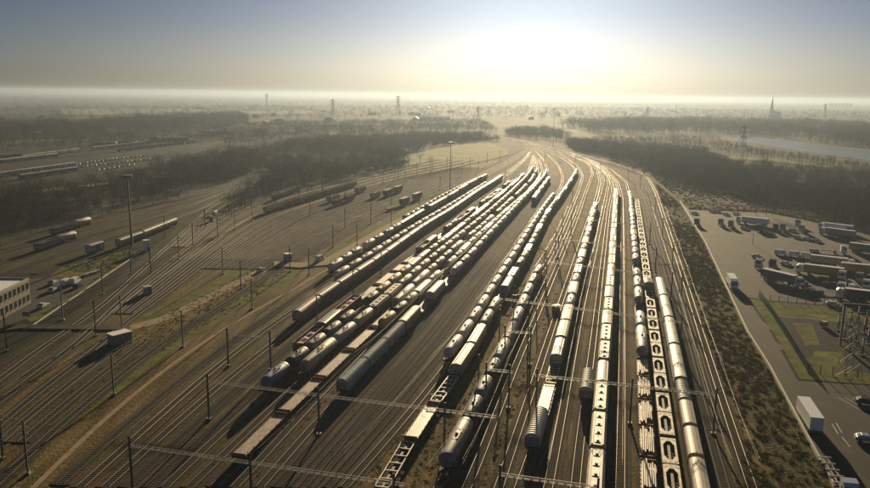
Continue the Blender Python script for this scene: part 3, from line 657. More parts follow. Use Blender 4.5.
for px_, py_, kd, L, c, txt in scat:
    p, cv, s = at_track(SCAT, px_, py_); q = cv.pos(s + 2)
    r = wagon(kd, L, c, (p.x, p.y, RT - .12), math.atan2(-(q.x - p.x), q.y - p.y))
    tag(r, f'{CN[c]} {LOOK[kd]} on sidings, {txt}', 'railway wagon', 'scattered wagons')
A01 = [T['A0'], T['A1']]
for px_, py_, kd, L, c, txt in [(82, 223, t, 13, 'white', 'farther of two by the wood'), (62, 229, 'gondola', 15, 'grey', 'behind the farther tank'), (66, 238, t, 13, 'white', 'nearest the office building'), (48, 244, 'gondola', 15, 'grey', 'left of near tank'), (95, 248, 'box', 10, 'white', 'in front of green train')]:
    p = at(px_, py_, 2); cv = T['A0'] if py_ < 235 else T['A1']; s = cv.s_of_y(p.y); q0 = cv.pos(s); q = cv.pos(s + 3); a = math.atan2(-(q.x - q0.x), q.y - q0.y)
    off = p.x - q0.x
    tk = Curve(XY=(cv.X[(cv.Y > p.y - 40) & (cv.Y < p.y + 40)] + off, cv.Y[(cv.Y > p.y - 40) & (cv.Y < p.y + 40)]))
    if abs(off) > 3: track(tk)
    r = wagon(kd, L, c, (p.x, p.y, RT - .12), a)
    tag(r, f'{CN[c]} {LOOK[kd]} on outer sidings, {txt}', 'railway wagon', 'wagons on the outer sidings')
# loads on the flat wagons of the third and fifth trains
def loads():
    n = 0
    for o in list(C.objects):
        lb = o.get('label', '')
        if o.parent is None and o.name.startswith('flat_wagon') and ('third train' in lb or 'fifth train' in lb) and 'thirteenth' not in lb.split('of the')[-1] and 'fifteenth' not in lb.split('of the')[-1]:
            n += 1; g = G(); L = 11 if 'third' in lb.split('of the')[-1] else 15
            for k in range(7 if L == 11 else 9):
                x = -1.05 + 2.1 * k / (6 if L == 11 else 8)
                if L == 11: g.box(x, random.uniform(-.8, .8), 1.75 + random.uniform(0, .25), .22, L * random.uniform(.7, 1), .55, random.uniform(-.012, .012))
                else: g.cyl((x, -L / 2, 1.75), (x, L / 2, 1.75), .13, n=8)
            r = g.obj('steel_beam_load' if L == 11 else 'pipe_load', 'steel_load')
            r.location = o.location; r.rotation_euler = o.rotation_euler
            w_ = lb.split(', ')[1]
            tag(r, ('bundle of steel beams' if L == 11 else 'bundle of yellowish pipes') + ' on flat wagon, ' + w_.replace('from near end of the', 'in the'), 'wagon load', 'steel loads')
loads()
print('wagons', NW[0], 'tracks', TRACK_N[0])

# ------------------------------------------------------------------ catenary masts and portals
LAND += [('white-roofed office building', at(30, 300)), ('concrete hut', at(121, 340)), ('level crossing', at(290, 265)), ('near end of fourteenth train', at(300, 350)),
         ('near end of fifteenth train', at(292, 325)), ('near end of ninth train', at(346, 392)), ('near end of eighth train', at(449, 362)), ('near end of seventh train', at(385, 488)),
         ('near end of sixth train', at(447, 474)), ('lone ribbed wagon', at(584, 398)), ('green train', at(130, 245)), ('row of open wagons', at(300, 205)), ('lone cream open wagon', at(372, 196)),
         ('white van between tracks', at(215, 214)), ('black tank string', at(430, 208)), ('bend in sand road', at(150, 328)), ('bright field', at(470, 155)), ('lorry park', at(700, 240)), ('tall steel beam load', at(649, 470))]
MASTS = []
def near_label(items, look, cap=16):
    """labels by rank of nearness to the nearest landmark"""
    grp = {}
    for o in items:
        p = o.location; l = min(LAND, key=lambda q: (q[1].xy - p.xy).length); grp.setdefault(l[0], []).append(((l[1].xy - p.xy).length, o))
    for l, lst in grp.items():
        lst.sort(key=lambda q: q[0])
        for i, (d, o) in enumerate(lst):
            o['label'] = f'{look}, {"" if i == 0 else ordn(i + 1) + " "}nearest to the {l}'
def mast_geo(h=10.0, lit=False, name='catenary_mast'):
    r = root(name); g = G()
    for s_ in (-.13, .13): g.box(s_, 0, h / 2, .06, .18, h)
    g.box(0, 0, h / 2, .22, .05, h); g.obj('pole', 'mast_steel', r)
    g = G(); g.box(0, 0, .2, .8, .8, .5); g.obj('footing', 'concrete', r)
    return r
m0 = mast_geo(); g = G(); g.cyl((0, 0, 7.6), (2.8, 0, 7.0), .05, n=5); g.cyl((0, 0, 8.8), (2.8, 0, 7.9), .04, n=5); g.cyl((2.8, 0, 6.6), (2.8, 0, 8.1), .04, n=5)
g.obj('bracket_arm', 'mast_steel', m0); g = G(); g.cyl((.3, 0, 7.52), (.7, 0, 7.46), .12, n=6); g.cyl((.3, 0, 8.7), (.7, 0, 8.58), .12, n=6); g.obj('insulator', 'concrete', m0); reg(m0)
mast_px = [(7, 351, 36), (63, 320, 30), (103, 294, 26), (131, 274, 25), (151, 274, 28), (179, 259, 22), (218, 239, 21), (193, 245, 18), (223, 274, 19), (183, 347, 48), (122, 330, 13), (96, 336, 22),
           (3, 459, 49), (28, 474, 50), (114, 395, 46), (252, 309, 29), (241, 289, 21), (309, 275, 28), (290, 272, 24), (357, 246, 19), (333, 247, 19), (235, 230, 17), (252, 221, 15), (371, 224, 15), (391, 227, 15),
           (353, 297, 20), (381, 277, 18), (317, 328, 19), (423, 244, 13), (419, 210, 16), (371, 210, 16), (391, 205, 14), (345, 228, 16), (499, 345, 17), (478, 397, 27), (514, 318, 21), (536, 300, 50), (544, 276, 17), (555, 252, 15),
           (562, 234, 14), (672, 267, 12), (681, 299, 24), (662, 238, 11), (655, 214, 10), (478, 172, 8), (462, 175, 8), (470, 168, 7), (500, 160, 6), (575, 165, 6), (600, 172, 7), (628, 180, 8), (545, 162, 7),
           (640, 188, 8), (572, 205, 10), (440, 190, 10), (430, 178, 8), (405, 184, 8), (276, 209, 10), (300, 198, 9), (330, 205, 10), (265, 190, 9), (240, 203, 10), (205, 229, 16), (165, 238, 14), (150, 262, 18), (232, 216, 10),
           (310, 215, 12), (345, 205, 10), (466, 200, 11), (480, 190, 10), (505, 182, 9), (455, 222, 12), (447, 168, 7), (432, 171, 7), (417, 174, 7), (398, 180, 8), (383, 185, 8), (452, 166, 7), (487, 163, 6)]
first = True
for (x, y, hp) in mast_px:
    o = m0 if first else dup(m0); first = False
    o.location = at(x, y); o.rotation_euler = (0, 0, random.uniform(-.4, .2)); tag(o, None, 'mast', 'catenary masts'); MASTS.append(o)
near_label(MASTS, 'slim dark catenary mast')
# span portals: lattice beams carried by masts
def portal(bases, beam_a, beam_b, label, hb=8.2):
    bs = [at(*b) for b in bases]; a, b = at(*beam_a, hb), at(*beam_b, hb)
    d = (b - a); L = d.length; rz = math.atan2(d.y, d.x); r = root('catenary_portal', (a.x, a.y, 0), rz)
    g = G()
    for yy, zz in ((-.2, 0), (.2, 0), (0, .45)): g.box(L / 2, yy, hb + zz, L, .065, .065)
    n = max(4, int(L / 1.2))
    for k in range(n):
        x0, x1 = L * k / n, L * (k + 1) / n
        for yy in (-.2, .2): g.cyl((x0, yy, hb), ((x0 + x1) / 2, 0, hb + .45), .03, n=4, caps=False); g.cyl(((x0 + x1) / 2, 0, hb + .45), (x1, yy, hb), .03, n=4, caps=False)
    g.obj('lattice_beam', 'beam_steel', r)
    u = d.normalized()
    for q in bs:
        s = max(.3, min(L - .3, (q - a).dot(u))); g = G()
        for e in (-.15, .15): g.box(s + e, 0, 5.0, .06, .2, 10.0)
        g.box(s, 0, 5.0, .26, .05, 10.0); g.obj('mast', 'mast_steel', r)
        g = G(); g.box(s, 0, .25, .9, .9, .5); g.obj('footing', 'concrete', r)
    k = 2.5
    while k < L - 2:
        g = G(); g.cyl((k, 0, hb), (k, 0, hb - 1.4), .03, n=4); g.cyl((k, 0, hb - 1.4), (k + .9, 0, hb - 1.6), .03, n=4); g.obj('dropper', 'mast_steel', r); k += 4.8
    tag(r, label, 'catenary portal', 'catenary portals'); return r
portal([(215, 413), (330, 424), (452, 439)], (206, 382), (496, 418), 'long lattice portal crossing the tracks in front of the low flat wagons')
portal([(134, 481), (264, 498), (404, 515)], (128, 446), (405, 486), 'nearest lattice portal, cutting across the bottom left of the yard')
portal([(228, 367), (269, 372)], (205, 333), (271, 338), 'short lattice portal left of the brown open wagon')
portal([(537, 409), (630, 420), (716, 429)], (534, 376), (718, 396), 'lattice portal over the five right-hand trains with braced right mast')
portal([(529, 330), (681, 352)], (505, 300), (683, 323), 'thin lattice portal over the right trains above the lone wagon')
portal([(478, 398), (511, 403)], (485, 370), (513, 373), 'very short portal beside the sixth train white tank')
portal([(502, 513), (640, 531)], (498, 475), (600, 489), 'lattice portal at the bottom edge under the lone wagon')
portal([(499, 350), (532, 352)], (504, 332), (534, 334), 'short portal between the sixth train and the bright double rails')
portal([(548, 280), (675, 297)], (546, 262), (677, 278), 'lattice portal spanning the right trains beside the bare gap')
portal([(560, 254), (664, 268)], (558, 239), (666, 253), 'lattice portal farther back over the right trains')
portal([(572, 230), (660, 240)], (571, 218), (661, 228), 'farthest clearly seen portal over the right trains')
# overhead wires
def wires():
    for k in ('T7', 'K2', 'K4', 'K5', 'K7', 'K8', 'U3', 's6', 'T8a', 'A4', 'A3'):
        cv = T[k]; r = root('overhead_wire'); 
        for zz, nm in ((6.4, 'contact_wire'), (7.4, 'messenger_wire')):
            g = G(); pts = [];  s = 0
            while s < cv.s_of_y(min(cv.Y[-1], 420)):
                p = cv.pos(s); ph = (s % 50) / 50; pts.append((p.x, p.y, zz - (0.9 * (4 * ph * (1 - ph)) if zz > 7 else 0))); s += 10
            for a, b in zip(pts, pts[1:]): g.cyl(a, b, .022, n=3, caps=False)
            if pts: g.obj(nm, 'wire', r)
        tag(r, f'pair of thin overhead wires above the {WL[k]}', 'overhead wire', 'overhead wires')
WL = dict(T7='sixth train from right', K2='bright rails right of the sixth train', K4='bright rails right of the fifth train', K5='single bright track between third and fourth trains', K7='track right of the rightmost train', K8='outermost track beside the scrub bank', U3='fifteenth train from right', s6='ninth train from right', T8a='eighth train from right', A4='track bordering the sandy service road', A3='left approach track past the concrete hut')
wires()
# tall floodlight towers
def light_tower(px, py, h, label, k_=1.0):
    p = at(px, py); r = root('floodlight_mast', p); g = G(); g.cyl((0, 0, 0), (0, 0, h), .75 * k_, .35 * k_, n=10); g.obj('pole', 'mast_steel', r)
    g = G(); g.cyl((0, 0, h - .5), (0, 0, h), 1.9, 1.9, n=12); g.obj('head_ring', 'mast_steel', r)
    for k in range(8):
        a = k * math.pi / 4; g = G(); g.box(2.0 * math.cos(a), 2.0 * math.sin(a), h - .7, .5, .5, .6, a); g.obj('floodlight', 'mast_steel', r)
    tag(r, label, 'floodlight mast', 'floodlight masts')
def hpx(px, ytop, ybase):
    p = at(px, ybase); lo, hi = 1, 120
    for _ in range(40):
        m = (lo + hi) / 2
        if to_px(p + Vector((0, 0, m)))[1] > ytop: lo = m
        else: hi = m
    return lo
for x, a, b, l in [(132, 175, 246, 'tall pale floodlight mast by the green train on the left'), (323, 138, 190, 'tall floodlight mast behind the row of open wagons'), (450, 142, 190, 'tall floodlight mast in front of the bright field'), (553, 108, 146, 'tall thin mast behind the yard throat')]:
    light_tower(x, b, hpx(x, a, b), l, .75 if x == 132 else .5)
# lattice pylons
def pylon(px, ytop, ybase, label, arms=3):
    p = at(px, ybase); h = min(62, hpx(px, ytop, ybase)); r = root('electricity_pylon', p, .5); g = G(); b = h * .11
    t_ = max(.06, p.length * .00022)
    lv = [0, .25, .45, .62, .75, .86, 1.0]; wd = lambda f: b * (1 - f) ** 1.3 + .5
    for i in range(len(lv) - 1):
        f0, f1 = lv[i], lv[i + 1]
        c0 = [(sx * wd(f0), sy * wd(f0), f0 * h) for sx, sy in ((-1, -1), (1, -1), (1, 1), (-1, 1))]
        c1 = [(sx * wd(f1), sy * wd(f1), f1 * h) for sx, sy in ((-1, -1), (1, -1), (1, 1), (-1, 1))]
        for k in range(4):
            g.cyl(c0[k], c1[k], t_, n=4, caps=False); g.cyl(c0[k], c1[(k + 1) % 4], t_ * .6, n=3, caps=False); g.cyl(c0[(k + 1) % 4], c1[k], t_ * .6, n=3, caps=False)
    g.obj('tower', 'mast_steel', r)
    for i in range(arms):
        z = h * (.7 + .12 * i); wa = h * (.17 if i == 1 else .13); g = G()
        for s_ in (-1, 1):
            g.cyl((s_ * .5, 0, z), (s_ * wa, 0, z + .2), t_, n=4); g.cyl((s_ * .5, 0, z + h * .035), (s_ * wa, 0, z + .2), t_ * .8, n=4); g.cyl((s_ * wa, 0, z), (s_ * wa, 0, z - 2), t_, n=4)
        g.obj('cross_arm', 'mast_steel', r)
    tag(r, label, 'electricity pylon', 'electricity pylons')
pylon(741, 125, 167, 'large lattice pylon standing before the river on the right')
pylon(672, 120, 137, 'smaller pylon above the woods left of the large pylon')
pylon(647, 107, 121, 'faint pylon in the haze above the right end of throat')
pylon(824, 104, 119, 'faint pylon on the horizon right of the church')
pylon(333, 99, 117, 'squat hazy pylon left of centre on the horizon')
pylon(398, 95, 115, 'thin tall hazy pylon near the centre of the horizon')
pylon(478, 107, 121, 'faint hazy pylon right of the long pale building')
pylon(267, 90, 106, 'thin faint pylon on the left horizon')
pylon(848, 316, 378, 'lattice pylon inside the fenced substation compound')

# ------------------------------------------------------------------ buildings and small structures
def cuboid_building(name, p, rz, sx, sy, h, wallm, roofm, label, storeys=2, bays_x=6, bays_y=4, cat='building', group=None, parapet=True, shed=False):
    r = root(name, p, rz); g = G(); g.box(0, 0, h / 2, sx, sy, h); g.obj('wall', wallm, r)
    if shed:
        G().prism([(-sx / 2 - .2, h), (sx / 2 + .2, h), (0, h + sx * .09)], -sy / 2 - .2, sy / 2 + .2).obj('roof', roofm, r)
    else:
        g = G(); g.box(0, 0, h + .1, sx - .8, sy - .8, .2); ro = g.obj('roof', roofm, r)
        g = G()
        for s_ in (-1, 1): g.box(s_ * (sx / 2 - .15), 0, h + .3, .36, sy + .12, .6); g.box(0, s_ * (sy / 2 - .15), h + .3, sx - .72, .36, .6)
        g.obj('parapet', 'concrete', r)
        for k in range(5 if sx > 10 else 0):
            g = G(); g.box(random.uniform(-.3, .3) * sx, random.uniform(-.35, .35) * sy, h + .75, 1.6, 1.2, 1.1); g.obj('roof_vent', 'grey', ro)
    for st in range(storeys):
        z = (st + .55) * h / storeys
        for s_ in (-1, 1):
            for k in range(bays_y):
                y = -sy / 2 + sy * (k + .5) / bays_y; g = G(); g.box(s_ * (sx / 2 + .02), y, z, .08, sy / bays_y * .55, h / storeys * .52); wn = g.obj('window', 'glass', r)
                g = G(); g.box(s_ * (sx / 2 + .06), y, z - h / storeys * .29, .16, sy / bays_y * .62, .12); g.obj('sill', 'concrete', wn)
            for k in range(bays_x):
                x = -sx / 2 + sx * (k + .5) / bays_x; g = G(); g.box(x, s_ * (sy / 2 + .02), z, sx / bays_x * .55, .08, h / storeys * .52); wn = g.obj('window', 'glass', r)
                g = G(); g.box(x, s_ * (sy / 2 + .06), z - h / storeys * .29, sx / bays_x * .62, .16, .12); g.obj('sill', 'concrete', wn)
    tag(r, label, cat, group); return r
# office building, aligned through its traced ground corners
c1, c2, c0 = at(31, 303), at(45, 296.5), at(0, 320)
dl = (c1 - c0).normalized(); ln = 62; nrm = Vector((-dl.y, dl.x, 0))
wd_ = 15.0; ctr = c1 - dl * ln / 2 + nrm * wd_ / 2
cuboid_building('office_building', ctr, math.atan2(dl.y, dl.x), ln, wd_, 7.6, 'brick', 'roof_white', 'two-storey office building with bright flat roof at the left edge', 2, 24, 3)
def hut(px, py, sx, sy, h, rz, wm, rm, label, cat='hut', name='equipment_hut'):
    p = at(px, py); r = root(name, p, rz); g = G(); g.box(0, 0, h / 2, sx, sy, h); g.obj('wall', wm, r)
    g = G(); g.box(0, 0, h + .08, sx + .3, sy + .3, .16); g.obj('roof', rm, r); g = G(); g.box(sx * .2, -sy / 2 - .03, 1.0, .9, .06, 2.0); g.obj('door', 'grey', r)
    tag(r, label, cat); return r
hut(120, 343, 5.2, 3.2, 2.9, .9, 'concrete', 'roof_white', 'small pale concrete hut beside the dark level crossing')
hut(147.6, 294, 2.4, 2.0, 2.6, .6, 'wall_pale', 'concrete', 'small grey cabinet casting long shadow amid the left tracks')
hut(147, 251, 2.4, 2.4, 4.6, .5, 'roof_white', 'roof_white', 'tall narrow white hut at the tip of the grass verge')
hut(288, 261, 2.6, 2.4, 3.0, .6, 'wall_pale', 'roof_white', 'crossing keeper hut beside the level crossing gate')
hut(556, 311, 2.2, 1.6, 1.8, .3, 'yellow', 'yellow', 'small yellow trackside cabinet between the fifth and sixth trains', 'cabinet', 'trackside_cabinet')
hut(516, 300, 1.8, 1.4, 1.6, .3, 'wall_pale', 'concrete', 'small pale cabinet under the mast by the sixth train', 'cabinet', 'trackside_cabinet')
hut(211, 222, 1.6, 1.6, 3.0, .3, 'wall_pale', 'concrete', 'narrow grey cabinet below the white van', 'cabinet', 'trackside_cabinet')
# far industrial sheds
far_b = [(172, 141, 14, 44, 5, 1.25, 'long low shed with bright roof left of centre far off'), (215, 134.5, 16, 40, 6, 1.2, 'bright-roofed shed at the foot of the dark wood'), (229, 153.5, 7, 14, 4, 1.2, 'small bright-roofed shed beyond the left wood'),
         (432, 120, 40, 95, 7, 1.55, 'long pale warehouse in the haze left of the throat'), (330, 127, 14, 26, 5, 1.4, 'small bluish roofed shed in the central haze'), (105, 145.5, 9, 26, 4, 1.3, 'low bluish shed above the car rows'),
         (128, 144, 9, 22, 4, 1.3, 'low grey shed right of the bluish shed'), (840, 107, 60, 200, 30, 1.7, 'distant blocky building on the right horizon')]
for x, y, sx, sy, h, rz, l in far_b:
    cuboid_building('industrial_shed', at(x, y), -rz, sx, sy, h, 'wall_pale', 'roof_white', l, 1, 2, 6, 'shed', shed=True)
# church
pc = at(771, 118); sc_ = pc.y / F
r = root('church', pc); hh = sc_ * 8.5; hb_ = min(34, hh * .5)
g = G(); g.box(0, 0, hb_ / 2, 14, 14, hb_); tw = g.obj('tower', 'brick', r)
g = G(); g.cyl((0, 0, hb_), (0, 0, 76), 8, .3, n=8, smooth=False); g.obj('spire', 'slate', r)
g = G(); g.box(0, -35, 8, 18, 56, 16); g.obj('nave', 'brick', r); G().prism([(-10, 16), (10, 16), (0, 26)], -63, -7).obj('roof', 'slate', r)
for s_ in (-1, 1):
    g = G(); g.box(s_ * 3, -7.05, hb_ * .8, 2.4, .2, 5); g.obj('belfry_window', 'glass', tw)
tag(r, 'church with a tall pointed spire on the right horizon', 'church')
# scattered distant houses
hr = []
for k in range(46):
    px_ = random.uniform(0, 870); py_ = random.choice([random.uniform(107, 122), random.uniform(112, 135)])
    if 480 < px_ < 640 and py_ > 120: continue
    p = at(px_, py_); s_ = random.uniform(9, 16); r = root('far_house', p, random.uniform(-1, 1)); g = G(); g.box(0, 0, 3, s_, s_ * 1.5, 6); g.obj('wall', 'wall_pale' if random.random() < .5 else 'brick', r)
    G().prism([(-s_ * .55, 6), (s_ * .55, 6), (0, 10)], -s_ * .78, s_ * .78).obj('roof', 'slate' if random.random() < .6 else 'rust', r)
    tag(r, 'small house with pitched roof lost in the distant haze', 'house', 'distant houses')

# ------------------------------------------------------------------ vehicles
def wheels(r, xs, ys, rad=.5, w_=.3):
    for y in ys:
        for x in xs:
            g = G(); g.cyl((x - w_ / 2, y, rad), (x + w_ / 2, y, rad), rad, n=12); wh = g.obj('wheel', 'tyre', r)
def cab(r, y0, c):      # tractor cab with its front at +y
    g = G(); pr = [(y0, .7), (y0 + 2.3, .7), (y0 + 2.3, 1.9), (y0 + 2.05, 3.1), (y0 + 1.6, 3.6), (y0, 3.75)]
    g.loft([[(x, y, z) for y, z in pr] for x in (-1.22, 1.22)], False); cb = g.obj('cab', c, r)
    g = G(); g.add([(-1.08, y0 + 2.33, 1.95), (1.08, y0 + 2.33, 1.95), (1.05, y0 + 2.1, 3.0), (-1.05, y0 + 2.1, 3.0)], [(0, 1, 2, 3)]); 
    for s_ in (-1, 1): g.box(s_ * 1.23, y0 + 1.5, 2.4, .04, 1.0, .8)
    g.obj('windscreen', 'glass', cb)
    g = G(); g.box(0, y0 + 2.38, .75, 2.4, .16, .45); g.obj('bumper', 'truck_dark', r)
    for s_ in (-1, 1):
        g = G(); g.box(s_ * 1.42, y0 + 2.1, 2.5, .18, .2, .7); g.obj('mirror', 'truck_dark', cb)
        g = G(); g.box(s_ * .9, y0 + 2.47, .95, .36, .06, .2); g.obj('headlight', 'truck_white', r)
def tractor(c):
    r = root('tractor_unit'); cab(r, .9, c); g = G(); g.box(0, -.9, .85, .9, 4.4, .28); g.box(0, -1.5, 1.1, 1.0, 1.0, .2); g.obj('chassis', 'truck_dark', r)
    g = G(); g.box(0, .45, 1.7, 1.8, .5, 1.6); g.obj('exhaust_stack', 'truck_dark', r)
    wheels(r, (-1.0, 1.0), (2.0,)); wheels(r, (-.95, .95), (-1.6,), .5, .55); return reg(r)
def trailer_parts(r, y0, L, c, roofc='truck_white'):
    g = G(); g.box(0, y0 - L / 2, 2.55, 2.5, L, 2.7); g.obj('trailer_box', c, r)
    g = G(); g.box(0, y0 - L / 2, 3.93, 2.52, L + .04, .06); g.obj('trailer_roof', roofc, r)
    g = G(); g.box(0, y0 - L / 2, 1.05, 1.0, L - .4, .26); g.box(0, y0 - L + .2, .75, 2.3, .2, .2)
    for s_ in (-1, 1): g.box(s_ * 1.1, y0 - L * .45, .75, .08, L * .35, .5)
    g.obj('trailer_chassis', 'truck_dark', r)
    g = G()
    for s_ in (-1, 1): g.box(s_ * .62, y0 - L - .03, 2.5, 1.16, .05, 2.5)
    g.obj('rear_door', 'truck_white', r)
    g = G()
    for s_ in (-1, 1): g.box(s_ * 1.05, y0 - L - .07, .95, .35, .05, .16)
    g.obj('tail_light', 'red_paint', r)
    wheels(r, (-1.0, 1.0), (y0 - L + 1.6, y0 - L + 2.9, y0 - L + 4.2), .48, .4)
def semi(cabc, boxc):
    r = root('articulated_lorry'); cab(r, 5.9, cabc); g = G(); g.box(0, 4.6, .85, .9, 4.6, .28); g.obj('chassis', 'truck_dark', r)
    wheels(r, (-1.0, 1.0), (7.2,)); wheels(r, (-.95, .95), (3.6,), .5, .55); trailer_parts(r, 5.4, 13.6, boxc); return reg(r)
def trailer(c):
    r = root('semi_trailer'); trailer_parts(r, 5.6, 11.2, c)
    g = G()
    for s_ in (-1, 1): g.box(s_ * .8, 3.2, .55, .14, .14, 1.1)
    g.obj('landing_leg', 'truck_dark', r); return reg(r)
def chassis_truck(c):
    r = root('container_chassis_lorry'); cab(r, 5.9, c); g = G()
    for s_ in (-.45, .45): g.box(s_, -.8, 1.05, .16, 13.2, .3)
    for k in range(6): g.box(0, -6.8 + k * 2.4, 1.2, 2.4, .2, .16)
    g.obj('trailer_chassis', 'galvanised', r); wheels(r, (-1.0, 1.0), (7.2,)); wheels(r, (-.95, .95), (3.6, -3.2, -4.5, -5.8), .5, .5); return reg(r)
def boxtruck(c):
    r = root('box_lorry'); cab(r, 4.3, c); g = G(); g.box(0, -.4, 2.5, 2.5, 9.2, 2.7); g.obj('cargo_box', 'truck_white', r); g = G(); g.box(0, -.4, 1.0, 1.0, 9.4, .26); g.obj('chassis', 'truck_dark', r)
    g = G(); g.box(0, -5.04, 2.5, 2.3, .06, 2.5); g.obj('rear_door', 'truck_grey', r); wheels(r, (-1.0, 1.0), (5.4, -2.6, -3.8)); return reg(r)
def car(c, van=False):
    r = root('parked_van' if van else 'parked_car'); hl = 2.6 if van else 2.2; wd = .98 if van else .9; g = G()
    if van: prof = [(-hl, .35), (hl, .35), (hl, 1.0), (hl - .5, 1.25), (hl - 1.3, 2.05), (hl - 1.6, 2.3), (-hl + .1, 2.3), (-hl, 2.1)]
    else: prof = [(-hl, .3), (hl, .3), (hl, .65), (hl - .25, .85), (hl - 1.2, .95), (hl - 1.9, 1.42), (-hl + 1.1, 1.45), (-hl + .35, 1.0), (-hl, .9)]
    rings = []
    for x in (-wd, -wd * .93, wd * .93, wd):
        k = 1 if abs(x) < wd * .99 else .94
        rings.append([(x * (.86 if z > 1.1 else 1), y * k, z if z < .5 else .3 + (z - .3) * (1 if k == 1 else .97)) for y, z in prof])
    g.loft(rings, False); g.obj('body', c, r)
    g = G()
    if van: g.add([(-.75, hl - .52, 1.3), (.75, hl - .52, 1.3), (.7, hl - 1.28, 2.04), (-.7, hl - 1.28, 2.04)], [(0, 1, 2, 3)]); [g.box(s_ * .86, hl - 1.6, 1.6, .05, .9, .5) for s_ in (-1, 1)]
    else:
        for s_ in (-1, 1): g.box(s_ * .775, -.2, 1.2, .05, 1.7, .3)
        g.add([(-.68, hl - 1.2, 1.0), (.68, hl - 1.2, 1.0), (.64, hl - 1.86, 1.43), (-.64, hl - 1.86, 1.43)], [(0, 1, 2, 3)])
        g.add([(-.68, -hl + .36, 1.05), (-.64, -hl + 1.05, 1.47), (.64, -hl + 1.05, 1.47), (.68, -hl + .36, 1.05)], [(0, 1, 2, 3)])
    g.obj('windows', 'glass', r); wheels(r, (-wd * .9, wd * .9), (-hl + .85, hl - .85), .32, .2)
    for s_ in (-1, 1): g = G(); g.box(s_ * wd * .7, hl + .01, .7, .3, .04, .14); g.obj('headlight', 'truck_white', r)
    return reg(r)
VP = {}
def put(key, fn, px_, py_, px2, py2, label, cat, group=None, z=1.0):
    """vehicle whose front points from (px_,py_) towards (px2,py2), standing midway"""
    if key in VP: r = dup(VP[key])
    else: r = fn(); VP[key] = r
    a, b = at(px_, py_, z), at(px2, py2, z); m = (a + b) / 2; d = b - a
    r.location = (m.x, m.y, .04); r.rotation_euler = (0, 0, math.atan2(-d.x, d.y)); tag(r, label, cat, group); return r
L_ = 'articulated lorry'; gl_ = 'lorries in the lorry park'
put('sw', lambda: semi('truck_white', 'truck_white'), 768, 224.5, 737, 221, 'white lorry with long white trailer alone in the top row', L_, gl_)
put('sw', None, 852, 231.5, 820, 227.5, 'white lorry topmost on the right, behind a longer white one', L_, gl_)
put('sg', lambda: semi('truck_white', 'truck_grey'), 861, 238, 814, 231.5, 'long grey-sided lorry in front of the topmost white lorry', L_, gl_)
put('st', lambda: semi('truck_teal', 'truck_teal'), 852, 249, 888, 254, 'dark teal lorry cut by the right edge of the photo', L_, gl_)
put('sg', None, 815, 262, 850, 266, 'grey-sided lorry behind the yellow lorry in the middle row', L_, gl_)
put('sy', lambda: semi('truck_white', 'truck_yellow'), 840, 275.5, 799, 270.5, 'yellow-sided lorry facing left in the middle row', L_, gl_)
put('sy', None, 846, 270, 884, 274, 'yellow-sided lorry cut by the right edge of the photo', L_, gl_)
put('sb', lambda: semi('truck_white', 'truck_blue'), 764, 276, 801, 285, 'blue-grey lorry angled in the middle of the park casting wide shadow', L_, gl_)
put('sd', lambda: semi('truck_white', 'truck_dark'), 884, 301, 842, 296, 'white-roofed dark lorry beside the fenced substation', L_, gl_)
put('bx', lambda: boxtruck('truck_white'), 729, 279, 734.5, 289, 'white box lorry driving down the access road', 'lorry')
put('tr', lambda: trailer('truck_white'), 815, 430, 803, 411, 'white parked semi-trailer beside the scrub bank near the bottom', 'trailer')
put('ch', lambda: chassis_truck('truck_white'), 826, 461, 846, 492, 'white-cabbed container chassis lorry at the bottom edge', 'lorry')
put('ch', None, 811, 249.5, 840, 251.5, 'empty chassis lorry with white cab in the middle rows', 'lorry')
put('ch', None, 817, 290.5, 845, 291.5, 'empty dark chassis lorry below the yellow-sided lorry', 'lorry')
tu = [(697, 223, 'truck_dark', 'dark tractor unit alone at the top left of the park'), (721, 223, 'truck_white', 'white tractor unit left of the alone white lorry'), (731, 225, 'truck_grey', 'grey tractor unit touching the top white lorry front'),
      (759, 229, 'truck_blue', 'blue tractor unit in front of the top white lorry'), (776, 228.5, 'truck_brown', 'brown tractor unit right of the top white lorry'), (783, 228.5, 'truck_grey', 'grey tractor unit beside the brown one in top row'),
      (798, 224, 'truck_white', 'white tractor unit behind another, left of the topmost lorry'), (802, 229.5, 'truck_white', 'white tractor unit just left of the long grey lorry'), (849.5, 231, 'truck_white', 'white tractor unit between the two topmost right lorries'),
      (759, 265, 'truck_white', 'white tractor unit left of the brown one in the centre'), (773, 265, 'truck_brown', 'brown tractor unit in the centre of the park'), (842.5, 277, 'truck_white', 'white tractor unit at the yellow lorry rear'),
      (842, 289, 'truck_white', 'white tractor unit above the dark lorry by the fence'), (860, 279, 'truck_grey', 'grey tractor unit right edge below the yellow lorry'), (867, 286, 'truck_white', 'white tractor unit cut by the right edge')]
for x, y, c, l in tu: put('tu' + c, lambda: tractor(c), x + 1.6, y - 1.6, x - 1.2, y + 1.4, l, 'tractor unit', 'tractor units')
